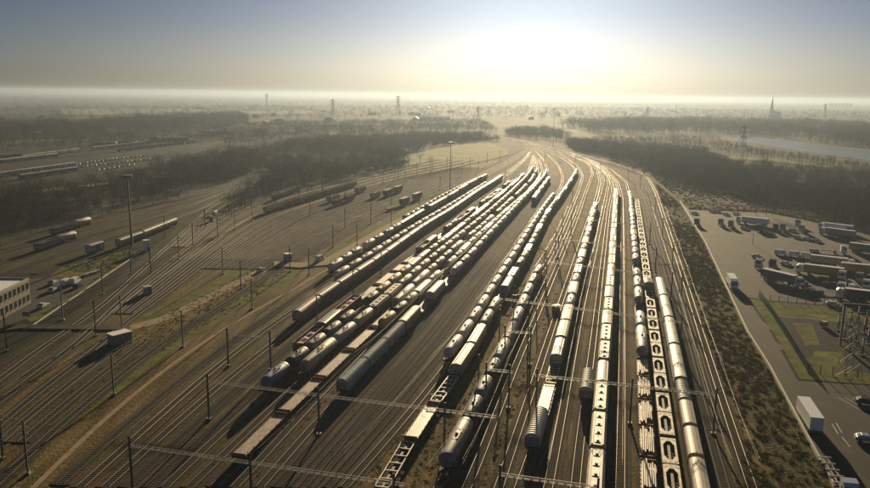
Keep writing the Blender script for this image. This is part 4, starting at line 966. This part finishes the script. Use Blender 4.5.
cars = [(695, 213, 'silver', 'leftmost car in the top row of the lorry park'), (712.5, 211, 'white', 'left of two adjoining cars in the top row'), (718, 211.3, 'silver', 'right of two adjoining cars in the top row'), (726.5, 214, 'white', 'just left of the row end'), (736.5, 213.5, 'silver', 'rightmost of the small top row'),
        (765, 232, 'black', 'in front of the blue tractor unit'), (771, 234, 'black', 'right of another dark car below the top lorry'), (793, 230.5, 'black', 'between brown and white tractor units'), (797.5, 237, 'silver', 'left of three cars in front of the long grey lorry'), (808, 238.5, 'white', 'middle of three cars in front of the long grey lorry'), (817, 240.5, 'silver', 'right of three cars in front of the long grey lorry'),
        (757, 256, 'white', 'above the white tractor unit in the centre'), (789, 275, 'silver', 'small, beside the blue-grey lorry tail'), (808, 267.5, 'black', 'behind the yellow lorry cab'), (833, 303.5, 'white', 'alone by the grass compound'), (847, 264.5, 'silver', 'behind the grey lorry end'), (802, 282, 'black', 'just beyond the blue-grey lorry cab'), (866, 401, 'black', 'at the right edge, upper of two low down'), (867, 438, 'silver', 'at the right edge, lower of two low down'),
        (858, 243.5, 'silver', 'behind the teal lorry, near the edge'), (828, 284, 'black', 'left of two dark cars below the yellow lorry'), (836, 284.5, 'black', 'right of two dark cars below the yellow lorry'), (812, 290, 'silver', 'at the tail of the dark empty chassis'), (745, 228, 'silver', 'under the nose of the top white lorry'), (786, 263, 'white', 'between the brown tractor unit and yellow lorry'), (43, 305, 'white', 'moving past the office building'), (53, 289.5, 'silver', 'at the office end wall, nearer'), (53, 282, 'silver', 'at the office end wall, farther'), (78, 285.5, 'black', 'dark, right of two white vans by the office'), (261, 269.5, 'white', 'driving on the sand road near the crossing')]
CW = dict(white='white', silver='silver', black='dark')
for x, y, c, l in cars:
    dx, dy = (3, .4) if x > 600 else (2, -1.0)
    put('car' + c, lambda: car('car_' + c), x - dx, y - dy, x + dx, y + dy, f'{CW[c]} car {l}', 'car', 'parked cars', .7)
for x, y, l in [(66, 282.5, 'white van left of another by the office building'), (75, 281, 'white van beside the dark car by the office building'), (781, 253, 'white van left of three in the centre row'), (795, 254.5, 'white van between two others in the centre row'), (808, 256, 'white van right of three in the centre row'), (215, 213.5, 'large white van parked between the left tracks'), (320, 258.5, 'white van standing past the level crossing')]:
    dx, dy = (3, .3) if x > 600 else (2, -1.0)
    put('van', lambda: car('car_white', True), x - dx, y - dy, x + dx, y + dy, l, 'van', 'white vans', .9)
# far car terminal and its long pale wagons
row = []
def line_of(p0, p1, n, fn):
    for k in range(n):
        f = (k + .5) / n; fn(p0[0] + (p1[0] - p0[0]) * f, p0[1] + (p1[1] - p0[1]) * f, k)
for ri, (p0, p1, n, kd, c) in enumerate([((2, 177.3), (74, 167), 6, 'box', 'white'), ((22, 179.5), (76, 171.5), 4, 'covered', 'grey'), ((0, 163.8), (58, 157), 4, 'covered', 'silver'), ((22, 159.5), (80, 151.8), 5, 'box', 'cream'), ((-8, 159.8), (22, 157.2), 2, 'covered', 'blue'), ((92, 150.5), (150, 144), 6, 'box', 'white'), ((118, 152), (196, 143), 7, 'gondola', 'tan'), ((150, 141.5), (205, 136), 5, 'box', 'silver')]):
    a, b = at(*p0), at(*p1); rz = math.atan2(-(b.x - a.x), b.y - a.y)
    ks = Curve(XY=(np.linspace(a.x - 20, b.x + 60, 40), np.linspace(a.y - 20 * (b.y - a.y) / (b.x - a.x), b.y + 60 * (b.y - a.y) / (b.x - a.x), 40))); track(ks)
    L = 20
    def f(x, y, k):
        p = at(x, y); r = wagon(kd, L, c, (p.x, p.y, RT - .12), rz)
        tag(r, f'{CN[c]} wagon in far left {["brightest", "lower grey", "upper left", "top cream", "upper edge", "short white", "long brown", "farthest silver"][ri]} row, {ordn(k + 1)} from left', 'railway wagon', 'wagons in the far left rows')
    line_of(p0, p1, n, f)
cc = ['white', 'silver', 'black', 'blue']; M['car_blue']
for ri, (p0, p1, n) in enumerate([((74, 165), (118, 158), 12), ((80, 167), (160, 158), 18), ((84, 163), (150, 155), 16), ((96, 170.5), (136, 164), 8)]):
    def f(x, y, k):
        c = random.choice(cc); put('car' + c, lambda: car('car_' + c), x - .4, y + .1, x + .4, y - .3, f'small car, {ordn(k + 1)} from left in the {["short upper-left", "longest", "second longest", "nearest short"][ri]} far compound row', 'car', 'cars in the far vehicle compound', .7)
    line_of(p0, p1, n, f)

# ------------------------------------------------------------------ barrier, fences, hedges
def along(px_pts, step):
    W = [at(*p) for p in px_pts]; out = []; 
    for a, b in zip(W, W[1:]):
        n = max(1, int((b - a).length / step)); out += [a.lerp(b, k / n) for k in range(n)]
    return out + [W[-1]]
def barrier(name, px_pts, h, w_, m, label, cat, post=None):
    r = root(name, at(*px_pts[0])); o = r.location.copy(); g = G(); W = [at(*p) - o for p in px_pts]
    for a, b in zip(W, W[1:]):
        d = b - a; mid = (a + b) / 2; g.box(mid.x, mid.y, h / 2 + .02, w_, d.length, h, math.atan2(-d.x, d.y))
    g.obj('wall' if not post else 'panel', m, r); tag(r, label, cat); return r
barrier('concrete_barrier', [(p.x, p.y) and (x, y) for (x, y), p in [((q), at(*q)) for q in [(846, 512), (833, 486), (795, 416), (770, 369), (748, 334), (705, 243), (680, 202)]]], .8, .35, 'kerb', 'low pale concrete barrier between the scrub bank and lorry park', 'barrier')
barrier('kerb_wall', [(26, 330), (44, 318), (60, 307), (80, 293.5), (110, 273), (142, 251.5)], .25, .4, 'kerb', 'low pale kerb wall along the grass by the left tracks', 'kerb')
def mesh_fence(px_pts, h, label, step=2.5, m='galvanised'):
    pts = along(px_pts, step); o = pts[0].copy(); r = root('metal_fence', o)
    for k, p in enumerate(pts[:95]):
        q = p - o; g = G(); g.box(q.x, q.y, h / 2, .16, .16, h); g.obj('post', m, r)
    g = G()
    for a, b in zip(pts, pts[1:]):
        a, b = a - o, b - o; d = b - a; mid = (a + b) / 2; rz = math.atan2(-d.x, d.y)
        for z in (.3, h - .15): g.box(mid.x, mid.y, z, .03, d.length, .03, rz)
        n = 4
        for k in range(n):
            p = a.lerp(b, (k + .5) / n); g.box(p.x, p.y, h / 2, .015, .015, h - .3)
    g.obj('mesh_panel', m, r); tag(r, label, 'fence')
mesh_fence([(759, 297), (770, 312), (790, 343), (808, 373)], 2.6, 'pale metal fence along the left of the grass compound', 1.8)
mesh_fence([(808, 373), (870, 380), (950, 388)], 2.4, 'metal fence along the front of the grass compound', 2.5, 'mast_steel')
mesh_fence([(770, 301.5), (870, 309), (950, 315)], 2.2, 'metal fence behind the grass compound', 2.5, 'mast_steel')
# substation equipment
sub = [(842, 322), (850, 326), (858, 322), (866, 328), (844, 340), (856, 342), (868, 345), (850, 352), (862, 356), (872, 360), (838, 331), (864, 334)]
g0 = None
SUBS = []
for k, (x, y) in enumerate(sub):
    if g0 is None:
        r = root('substation_bushing'); g = G(); g.box(0, 0, 1.4, .3, .3, 2.8); g.box(0, 0, .2, 1, 1, .4); g.obj('stand', 'mast_steel', r)
        g = G()
        for i in range(7): g.cyl((0, 0, 2.8 + i * .32), (0, 0, 3.0 + i * .32), .3, .2, n=8)
        g.cyl((0, 0, 2.8), (0, 0, 5.2), .12, n=8); g.obj('insulator', 'rust' if 0 else 'grey', r); g = G(); g.cyl((-.6, 0, 5.3), (.6, 0, 5.3), .12, n=6); g.obj('terminal', 'galvanised', r); g0 = reg(r)
    else: r = dup(g0)
    r.location = at(x, y); tag(r, f'grey insulated post, {ordn(sorted(sub).index((x, y)) + 1)} from left in the fenced substation', 'insulator post', 'substation posts')
r = root('substation_gantry', at(840, 345)); r.rotation_euler = (0, 0, -.25); g = G()
for x in (0, 12, 24): g.box(x, 0, 6, .5, .5, 12)
g.obj('column', 'mast_steel', r); g = G(); g.box(12, 0, 11.7, 25, .4, .5); g.box(12, 0, 9.5, 25, .2, .2); g.obj('beam', 'mast_steel', r); tag(r, 'tall steel gantry over the substation posts', 'gantry')
r = root('power_transformer', at(824, 327), .2); g = G(); g.box(0, 0, 1.0, 1.6, 1.3, 1.5); g.obj('tank', 'grey', r); g = G(); [g.box(-.7 + k * .2, .9, 1.0, .06, .4, 1.2) for k in range(8)]; g.obj('cooling_fins', 'grey', r); tag(r, 'pale transformer box on the gravel of the compound', 'transformer')
def lamp(px_, py_, h, label):
    r = root('lamp_post', at(px_, py_)); g = G(); g.cyl((0, 0, 0), (0, 0, h), .14, .08, n=6); g.obj('pole', 'galvanised', r); g = G(); g.cyl((0, 0, h), (1.5, 0, h + .25), .06, n=5); g.obj('arm', 'galvanised', r); g = G(); g.box(1.6, 0, h + .22, .8, .25, .12); g.obj('lamp_head', 'mast_steel', r); tag(r, label, 'lamp post', 'lamp posts')
lamp(752.5, 244, 10, 'slim lamp post in the middle of the lorry park'); lamp(838, 312, 10, 'lamp post between the dark lorry and compound'); lamp(690, 214, 9, 'lamp post at the top left corner of the park')
for k, (x, y) in enumerate([(86, 276), (90, 274.5), (94, 273.5), (97, 272)]):
    g = G(); g.box(0, 0, .4, 2.2, 1.2, .8); r = g.obj('concrete_block', 'concrete'); r.location = at(x, y); r.rotation_euler = (0, 0, .5)
    tag(r, f'pale concrete block, {ordn(k + 1)} from the office end of the verge row', 'concrete block', 'concrete blocks on the verge')
r = root('information_board', at(26.5, 320)); g = G(); g.cyl((-.8, 0, 0), (-.8, 0, 2.2), .06, n=5); g.cyl((.8, 0, 0), (.8, 0, 2.2), .06, n=5); g.obj('post', 'galvanised', r); g = G(); g.box(0, 0, 1.8, 2.2, .08, 1.4); g.obj('panel', 'paint', r); tag(r, 'white board on the grass before the office building', 'sign')

# ------------------------------------------------------------------ fields, river
def world_poly(*p): return [at(*q) for q in p]
flat('field', world_poly((398, 158), (440, 148), (470, 143.2), (492, 144), (507, 149), (509, 154), (495, 159), (470, 163), (440, 166), (412, 164)), 'field', .05)
flat('field', world_poly((60, 158.5), (0, 160), (0, 163), (60, 161)), 'grass', .05) if 0 else None
for k, (a, b) in enumerate([(((700, 155.5), (770, 158), (830, 166), (825, 168), (765, 160.5), (700, 158)), 'field'), (((712, 161), (760, 162.5), (826, 169.5), (800, 171), (712, 164)), 'field'), (((778, 179), (800, 180), (806, 184), (780, 183)), 'field'), (((820, 182), (868, 188), (890, 193), (830, 187)), 'field'), (((845, 191), (890, 195), (890, 199), (850, 196)), 'field'),
                            (((60, 109), (200, 108.5), (208, 111), (100, 114.5), (60, 114)), 'field_pale'), (((235, 111), (310, 110), (330, 113.5), (250, 114)), 'field_pale'), (((0, 122), (60, 121.5), (70, 124), (0, 125)), 'field_pale'), (((560, 127), (585, 129), (600, 133), (575, 133)), 'field_pale'), (((600, 116), (660, 115), (660, 118), (600, 119)), 'field_pale'),
                            (((0, 141), (90, 138), (92, 140), (0, 144)), 'field'), (((20, 191), (120, 181), (122, 183), (0, 197)), 'dry_grass')]):
    flat('field', world_poly(*a), b, .05 + .004 * k)
flat('river', world_poly((728, 137.5), (762, 138), (810, 144), (870, 151.5), (980, 166), (980, 174), (870, 160.5), (800, 151), (768, 145), (728, 140)), 'water', .12)
r_ = Curve([(870, 236), (808, 219.5), (767, 209), (720, 198), (690, 190), (660, 180)], sig=6)

# ------------------------------------------------------------------ trees and scrub
def tree_arrays(kind, n_tw, h, w_, seed, tw=.5, bare=True):
    rg = np.random.default_rng(seed); V, Fc, Mi = [], [], []
    def cyl(p0, p1, r0, r1, n=4):
        g = G(); g.cyl(p0, p1, r0, r1, n, caps=False); o = len(V); V.extend(g.v)
        for f in g.f: Fc.append(tuple(i + o for i in f)); Mi.append(0)
    cyl((0, 0, 0), (0, 0, h * .62), h * .022, h * .008)
    tips = []
    for k in range(8):
        a = k * 2.4 + rg.uniform(-.3, .3); z = h * rg.uniform(.22, .6); e = h * rg.uniform(.2, .36)
        rad_ = w_ * rg.uniform(.5, .95) / 2
        tip = (math.cos(a) * rad_, math.sin(a) * rad_, min(h * .9, z + e)); cyl((0, 0, z), tip, h * .009, h * .003, 3); tips.append(tip)
    tips.append((0, 0, h * .8)); tips = np.array(tips)
    for k in range(n_tw):
        c = tips[rg.integers(len(tips))] + rg.normal(0, 1, 3) * np.array([w_ * .15, w_ * .15, h * .11])
        c[2] = max(h * .12, min(h, c[2]))
        d = rg.normal(0, 1, 3); d[2] = abs(d[2]) * (1.2 if bare else .4); d /= np.linalg.norm(d); e = np.cross(d, rg.normal(0, 1, 3)); e /= np.linalg.norm(e) + 1e-6
        ln_ = tw * rg.uniform(.7, 1.5); wd2 = tw * (.22 if bare else .6)
        o = len(V); V.extend([tuple(c - e * wd2 / 2), tuple(c + e * wd2 / 2), tuple(c + d * ln_)]); Fc.append((o, o + 1, o + 2)); Mi.append(1)
    return np.array(V, float), Fc, Mi
def bake(arr):       # to flat triangle/quads arrays
    V, Fc, Mi = arr
    lt = np.array([len(f) for f in Fc]); li = np.array([i for f in Fc for i in f]); return V, li, lt, np.array(Mi)
def scatter(name, protos, P_, sc, rz, mats, kind='stuff', label=None):
    Vs, Ls, Ts, Ms = [], [], [], []; off = 0
    for i in range(len(P_)):
        V, li, lt, mi = protos[i % len(protos)]; c, s = math.cos(rz[i]), math.sin(rz[i]); k = sc[i]
        W = np.empty_like(V); W[:, 0] = (V[:, 0] * c - V[:, 1] * s) * k[0] + P_[i][0]; W[:, 1] = (V[:, 0] * s + V[:, 1] * c) * k[0] + P_[i][1]; W[:, 2] = V[:, 2] * k[1] + P_[i][2]
        Vs.append(W); Ls.append(li + off); Ts.append(lt); Ms.append(mi); off += len(V)
    if not Vs: return
    V = np.concatenate(Vs); li = np.concatenate(Ls); lt = np.concatenate(Ts); mi = np.concatenate(Ms)
    me = bpy.data.meshes.new(name); me.vertices.add(len(V)); me.vertices.foreach_set('co', V.ravel().astype(np.float32))
    me.loops.add(len(li)); me.loops.foreach_set('vertex_index', li.astype(np.int32)); me.polygons.add(len(lt))
    st = np.concatenate([[0], np.cumsum(lt)[:-1]]); me.polygons.foreach_set('loop_start', st.astype(np.int32)); me.polygons.foreach_set('loop_total', lt.astype(np.int32))
    for m in mats: me.materials.append(M[m])
    me.polygons.foreach_set('material_index', mi.astype(np.int32)); me.update(calc_edges=True)
    o = bpy.data.objects.new(name, me); C.objects.link(o); o['kind'] = kind
    if label: o['label'] = label
    return o
def inside(poly, x, y):
    n = len(poly); r = np.zeros(len(x), bool); j = n - 1
    for i in range(n):
        xi, yi, xj, yj = poly[i][0], poly[i][1], poly[j][0], poly[j][1]
        c = ((yi > y) != (yj > y)) & (x < (xj - xi) * (y - yi) / (yj - yi + 1e-12) + xi); r ^= c; j = i
    return r
def fill(poly_px, n, holes=(), world_uniform=False):
    """n points in a picture polygon, even on the ground mixed with even in view"""
    xs = [p[0] for p in poly_px]; ys = [p[1] for p in poly_px]; out = []
    W = [at(*p) for p in poly_px]; wp = [(p.x, p.y) for p in W]
    x0, x1, y0, y1 = min(p[0] for p in wp), max(p[0] for p in wp), min(p[1] for p in wp), max(p[1] for p in wp)
    while len(out) < n:
        X = rng.uniform(x0, x1, 4000); Y = rng.uniform(y0, y1, 4000); k = inside(wp, X, Y)
        for h_ in holes: hw = [(q.x, q.y) for q in [at(*p) for p in h_]]; k &= ~inside(hw, X, Y)
        # clumpy thinning
        cl = np.sin(X * .021 + 1.3) * np.sin(Y * .017 + .4) + .6 * np.sin(X * .06 + Y * .05); k &= rng.uniform(-1.7, 1.2, 4000) < cl
        out += list(zip(X[k], Y[k]))
        if len(xs) > 9999: break
    return out[:n]
pro_n = [bake(tree_arrays('d', 190, 1.0, .8, s, .075)) for s in range(5)]
pro_f = [bake(tree_arrays('d', 46, 1.0, .95, s + 20, .15)) for s in range(5)]
def wood(name, poly, n, hmin, hmax, protos, mats, holes=(), label=None):
    pts = fill(poly, n, holes); P_ = [(x, y, 0) for x, y in pts]; hh_ = rng.uniform(hmin, hmax, len(P_))
    sc = [(h_ * rng.uniform(.8, 1.25), h_) for h_ in hh_]; return scatter(name, protos, P_, sc, rng.uniform(0, 6.28, len(P_)), mats, 'stuff', label)
TW = ['bark', 'twig']; TG = ['bark', 'twig_green']
left_poly = [(-40, 205), (0, 196), (120, 182), (150, 168), (205, 158), (260, 150), (330, 138), (430, 136), (480, 137), (500, 141), (470, 142.5), (430, 148), (400, 157), (410, 166), (375, 175), (340, 180), (300, 189), (285, 190), (262, 204), (225, 214), (236, 198), (262, 183), (275, 172), (262, 170), (228, 182), (190, 193), (130, 205), (70, 220), (0, 236), (-40, 246)]
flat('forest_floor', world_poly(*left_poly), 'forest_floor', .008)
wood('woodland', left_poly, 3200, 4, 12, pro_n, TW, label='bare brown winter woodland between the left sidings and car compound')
right_poly = [(563, 143), (600, 146), (650, 148), (700, 153), (735, 168), (830, 174), (870, 176), (960, 186), (960, 250), (870, 231), (808, 216), (767, 207), (720, 192), (690, 186), (655, 174), (640, 168), (605, 158), (575, 150)]
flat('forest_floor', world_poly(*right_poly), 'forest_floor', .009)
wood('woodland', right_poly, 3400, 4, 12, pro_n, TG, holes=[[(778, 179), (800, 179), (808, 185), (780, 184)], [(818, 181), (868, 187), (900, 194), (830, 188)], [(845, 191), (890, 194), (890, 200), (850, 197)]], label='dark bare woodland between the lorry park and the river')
wood('woodland', [(600, 138), (715, 138), (726, 143), (760, 150.5), (800, 157), (870, 167), (960, 180), (960, 184), (870, 172), (790, 160), (735, 155), (700, 153), (640, 147), (580, 143)], 1200, 3, 7, pro_n, TG, label='dark tree belt on the near bank of the river')
wood('woodland', [(556, 126), (640, 122), (760, 124), (900, 128), (960, 140), (960, 160), (870, 149), (800, 141), (765, 136.5), (700, 134.5), (600, 134)], 2600, 12, 22, pro_f, TG, label='long dark wood beyond the river')
wood('woodland', [(504, 133.5), (520, 131), (545, 130), (560, 134), (572, 139), (560, 142), (530, 139.5), (508, 136)], 380, 6, 13, pro_f, TG, label='rounded dark wood behind the yard throat')
wood('woodland', [(-40, 129), (80, 127), (160, 121), (246, 117), (248, 124), (160, 131), (60, 136), (-40, 139)], 1900, 10, 20, pro_f, TW, label='dark wood band ending in a point on the left')
wood('woodland', [(-40, 141), (90, 136), (200, 128), (300, 124), (480, 122), (500, 132), (400, 134), (320, 137), (250, 147), (200, 146), (120, 147), (60, 150), (-40, 156)], 2500, 6, 13, pro_f, TW, label='thin trees among the far industrial land')
for a, n in [([(-60, 100), (930, 106), (930, 113), (600, 111), (-60, 107)], 2600), ([(-60, 108), (420, 107), (930, 113), (930, 121), (640, 121), (420, 119), (-60, 124)], 3000), ([(-60, 96.5), (930, 108), (930, 110), (-60, 100)], 1500)]:
    wood('far_woodland', a, int(n * 1.3), 9, 17, pro_f, TG, label='distant tree belts fading into the haze')
# scrub on the bank and weeds along the tracks
for po, n_ in (([(600, 160), (655, 180), (700, 196), (770, 210), (870, 233), (870, 226), (780, 205), (700, 186), (650, 168)], 160), ([(0, 246), (70, 227), (130, 211), (190, 197), (190, 191), (120, 202), (0, 230)], 90), ([(270, 212), (330, 186), (400, 168), (400, 163), (330, 176), (262, 203)], 70)):
    wood('scattered_bushes', po, n_, 2, 6, pro_n, TG if po[0][0] == 600 else TW, label='loose bushes at the ' + {600: 'right wood', 0: 'left wood', 270: 'middle wood'}[po[0][0]] + ' edge')
for nm, po, n_, pal in (('undergrowth', left_poly, 4200, TW), ('undergrowth', right_poly, 4600, TG)):
    wood(nm, po, n_, 1.6, 4.5, [bake(tree_arrays('d', 60, 1.0, 2.2, s + 90, .28)) for s in range(4)], pal, label='low brown undergrowth beneath the bare ' + ('left' if po is left_poly else 'right') + '-hand woodland')
def clump(n, seed, w_=.5, h=1.0, tw=.35):
    rg = np.random.default_rng(seed); V, Fc = [], []
    for k in range(n):
        c = np.array([rg.normal(0, w_ * .4), rg.normal(0, w_ * .4), 0]); d = np.array([rg.normal(0, .5), rg.normal(0, .5), 1.0]); d /= np.linalg.norm(d)
        e = np.array([rg.normal(), rg.normal(), 0]); e /= np.linalg.norm(e); ln_ = h * rg.uniform(.4, 1); o = len(V)
        V.extend([tuple(c - e * tw * .18), tuple(c + e * tw * .18), tuple(c + d * ln_)]); Fc.append((o, o + 1, o + 2))
    return bake((np.array(V), Fc, [int(rg.random() < .4) for _ in Fc]))
cl = [clump(26, s) for s in range(6)]
bank = [(733, 488), (760, 520), (845, 520), (830, 486), (793, 416), (768, 369), (746, 334), (703, 243), (679, 203), (656, 184), (660, 196), (674, 235), (690, 284), (707, 335), (722, 380), (745, 440)]
pts = fill(bank, 3000); scatter('scrub', cl, [(x, y, 0) for x, y in pts], [(rng.uniform(.7, 1.9), rng.uniform(.25, .95)) for _ in pts], rng.uniform(0, 6.28, len(pts)), ['scrub_twig', 'dry_grass'], label='low brown scrub covering the bank beside the outermost track')
ptv = fill([(652, 176), (690, 208), (770, 211), (870, 233), (900, 228), (800, 205), (720, 191)], 1500); scatter('scrub', cl, [(x, y, 0) for x, y in ptv], [(rng.uniform(1, 2.6), rng.uniform(.3, 1.3)) for _ in ptv], rng.uniform(0, 6.28, len(ptv)), ['scrub_twig', 'dry_grass'], label='dry scrub on the verge above the lorry park')
ptw = fill([(100, 346), (160, 318), (240, 275), (276, 262), (300, 268), (262, 292), (215, 320), (160, 352), (110, 392), (60, 430), (30, 460), (60, 400)], 900) + fill([(30, 322), (44, 316), (80, 290), (142, 250), (128, 248), (60, 268), (98, 276), (70, 297)], 700) + fill([(205, 488), (320, 372), (440, 300), (520, 230), (560, 260), (556, 320), (510, 488)], 2600); scatter('weeds', cl, [(x, y, .02) for x, y in ptw], [(rng.uniform(.4, 1.2), rng.uniform(.08, .4)) for _ in ptw], rng.uniform(0, 6.28, len(ptw)), ['scrub_twig', 'dry_grass'], label='dry weeds and tufts growing between the tracks')
# individual trees one can tell apart
def tree_thing(name, protoarr, mats):
    V, Fc, Mi = protoarr; r = root(name)
    for nm, mi, m in (('trunk', 0, mats[0]), ('crown', 1, mats[1])):
        g = G(); used = {}; 
        for f, q in zip(Fc, Mi):
            if q != mi: continue
            fi = []
            for i in f:
                if i not in used: used[i] = len(g.v); g.v.append(tuple(V[i]))
                fi.append(used[i])
            g.f.append(tuple(fi)); g.sm.append(False)
        g.obj(nm, m, r)
    return reg(r)
pt = [tree_thing('bare_tree', tree_arrays('d', 420, 1.0, .7, 50 + s, .055), TW) for s in range(3)] 
poplar = [tree_thing('poplar_tree', tree_arrays('p', 300, 1.0, .28, 70 + s, .05), TG) for s in range(2)]
used_p = set(); TREES = []; POP = []
def plant(protos, x, y, h, cat, grp, lst, wf=1.0):
    b = random.choice(protos)
    r = dup(b) if b.name in used_p else b; used_p.add(b.name)
    r.location = at(x, y); r.scale = (h * wf, h * wf, h); r.rotation_euler = (0, 0, random.uniform(0, 6)); tag(r, None, cat, grp); lst.append(r)
for k in range(34):
    x = 748 + k * 3.9 + random.uniform(-1.2, 1.2); y = 156 + (x - 748) * .128 + random.uniform(-.6, 1.4); plant(poplar, x, y, random.uniform(7, 13), 'tree', 'upright trees along the river bank', POP, 1.2)
for i, o in enumerate(sorted(POP, key=lambda o: to_px(o.location)[0])): o['label'] = f'upright bare tree, {ordn(i + 1)} from left in the line along the river bank'
spots_t = [(78, 208, 11, 'pale-topped bush-like tree standing alone in the left wood'), (98, 213, 9, 'small tree right of the pale-topped one on the left'), (772, 216, 8, 'bare tree at the hedge above the brown tractor unit'), (766, 215, 10, 'taller bare tree at the hedge above the top white lorry'), (756, 215, 9, 'bare tree left of the hedge pair behind the white lorry'),
           (420, 163, 12, 'bare tree at the left corner of the bright field'), (408, 166, 13, 'large bare tree left of the bright field'), (430, 166, 10, 'bare tree in front of the bright field'), (690, 176, 12, 'bare tree at the wood edge left of the large pylon'), (722, 170, 13, 'bare tree just left of the large pylon'), (762, 170, 13, 'bare tree just right of the large pylon'), (800, 176, 12, 'bare tree between the striped fields and the right wood'), (250, 190, 12, 'bare tree at the tip of the wood by the left tracks'), (286, 186, 12, 'bare tree behind the row of open wagons')]
for x, y, h_, l in spots_t:
    lst = []; plant(pt, x, y, h_, 'tree', None, lst); lst[0]['label'] = l
# hedge above the lorry park
ph = along([(690, 209), (767, 212), (808, 220), (870, 234), (930, 247)], 1.4)
scatter('hedge_foliage', [clump(30, 40 + s) for s in range(4)], [(p.x, p.y, 0) for p in ph], [(random.uniform(1.4, 2.4), random.uniform(1.0, 2.2)) for _ in ph], [random.uniform(0, 6) for _ in ph], ['twig_green', 'dry_grass'], label='low ragged hedge along the top of the lorry park')
# ------------------------------------------------------------------ haze
hz = G(); hz.box(0, 9750, 42.5, 39600, 20200, 87); ho = hz.obj('haze', 'wire'); ho['kind'] = 'stuff'
hm = bpy.data.materials.new('haze'); hm.use_nodes = True; ht = hm.node_tree; ht.nodes.clear()
pv = ht.nodes.new('ShaderNodeVolumePrincipled'); pv.inputs['Color'].default_value = (.25, .31, .40, 1); pv.inputs['Density'].default_value = HAZE_DENSITY; pv.inputs['Anisotropy'].default_value = 0.55
mo = ht.nodes.new('ShaderNodeOutputMaterial'); ht.links.new(pv.outputs[0], mo.inputs['Volume']); ho.data.materials.clear(); ho.data.materials.append(hm)
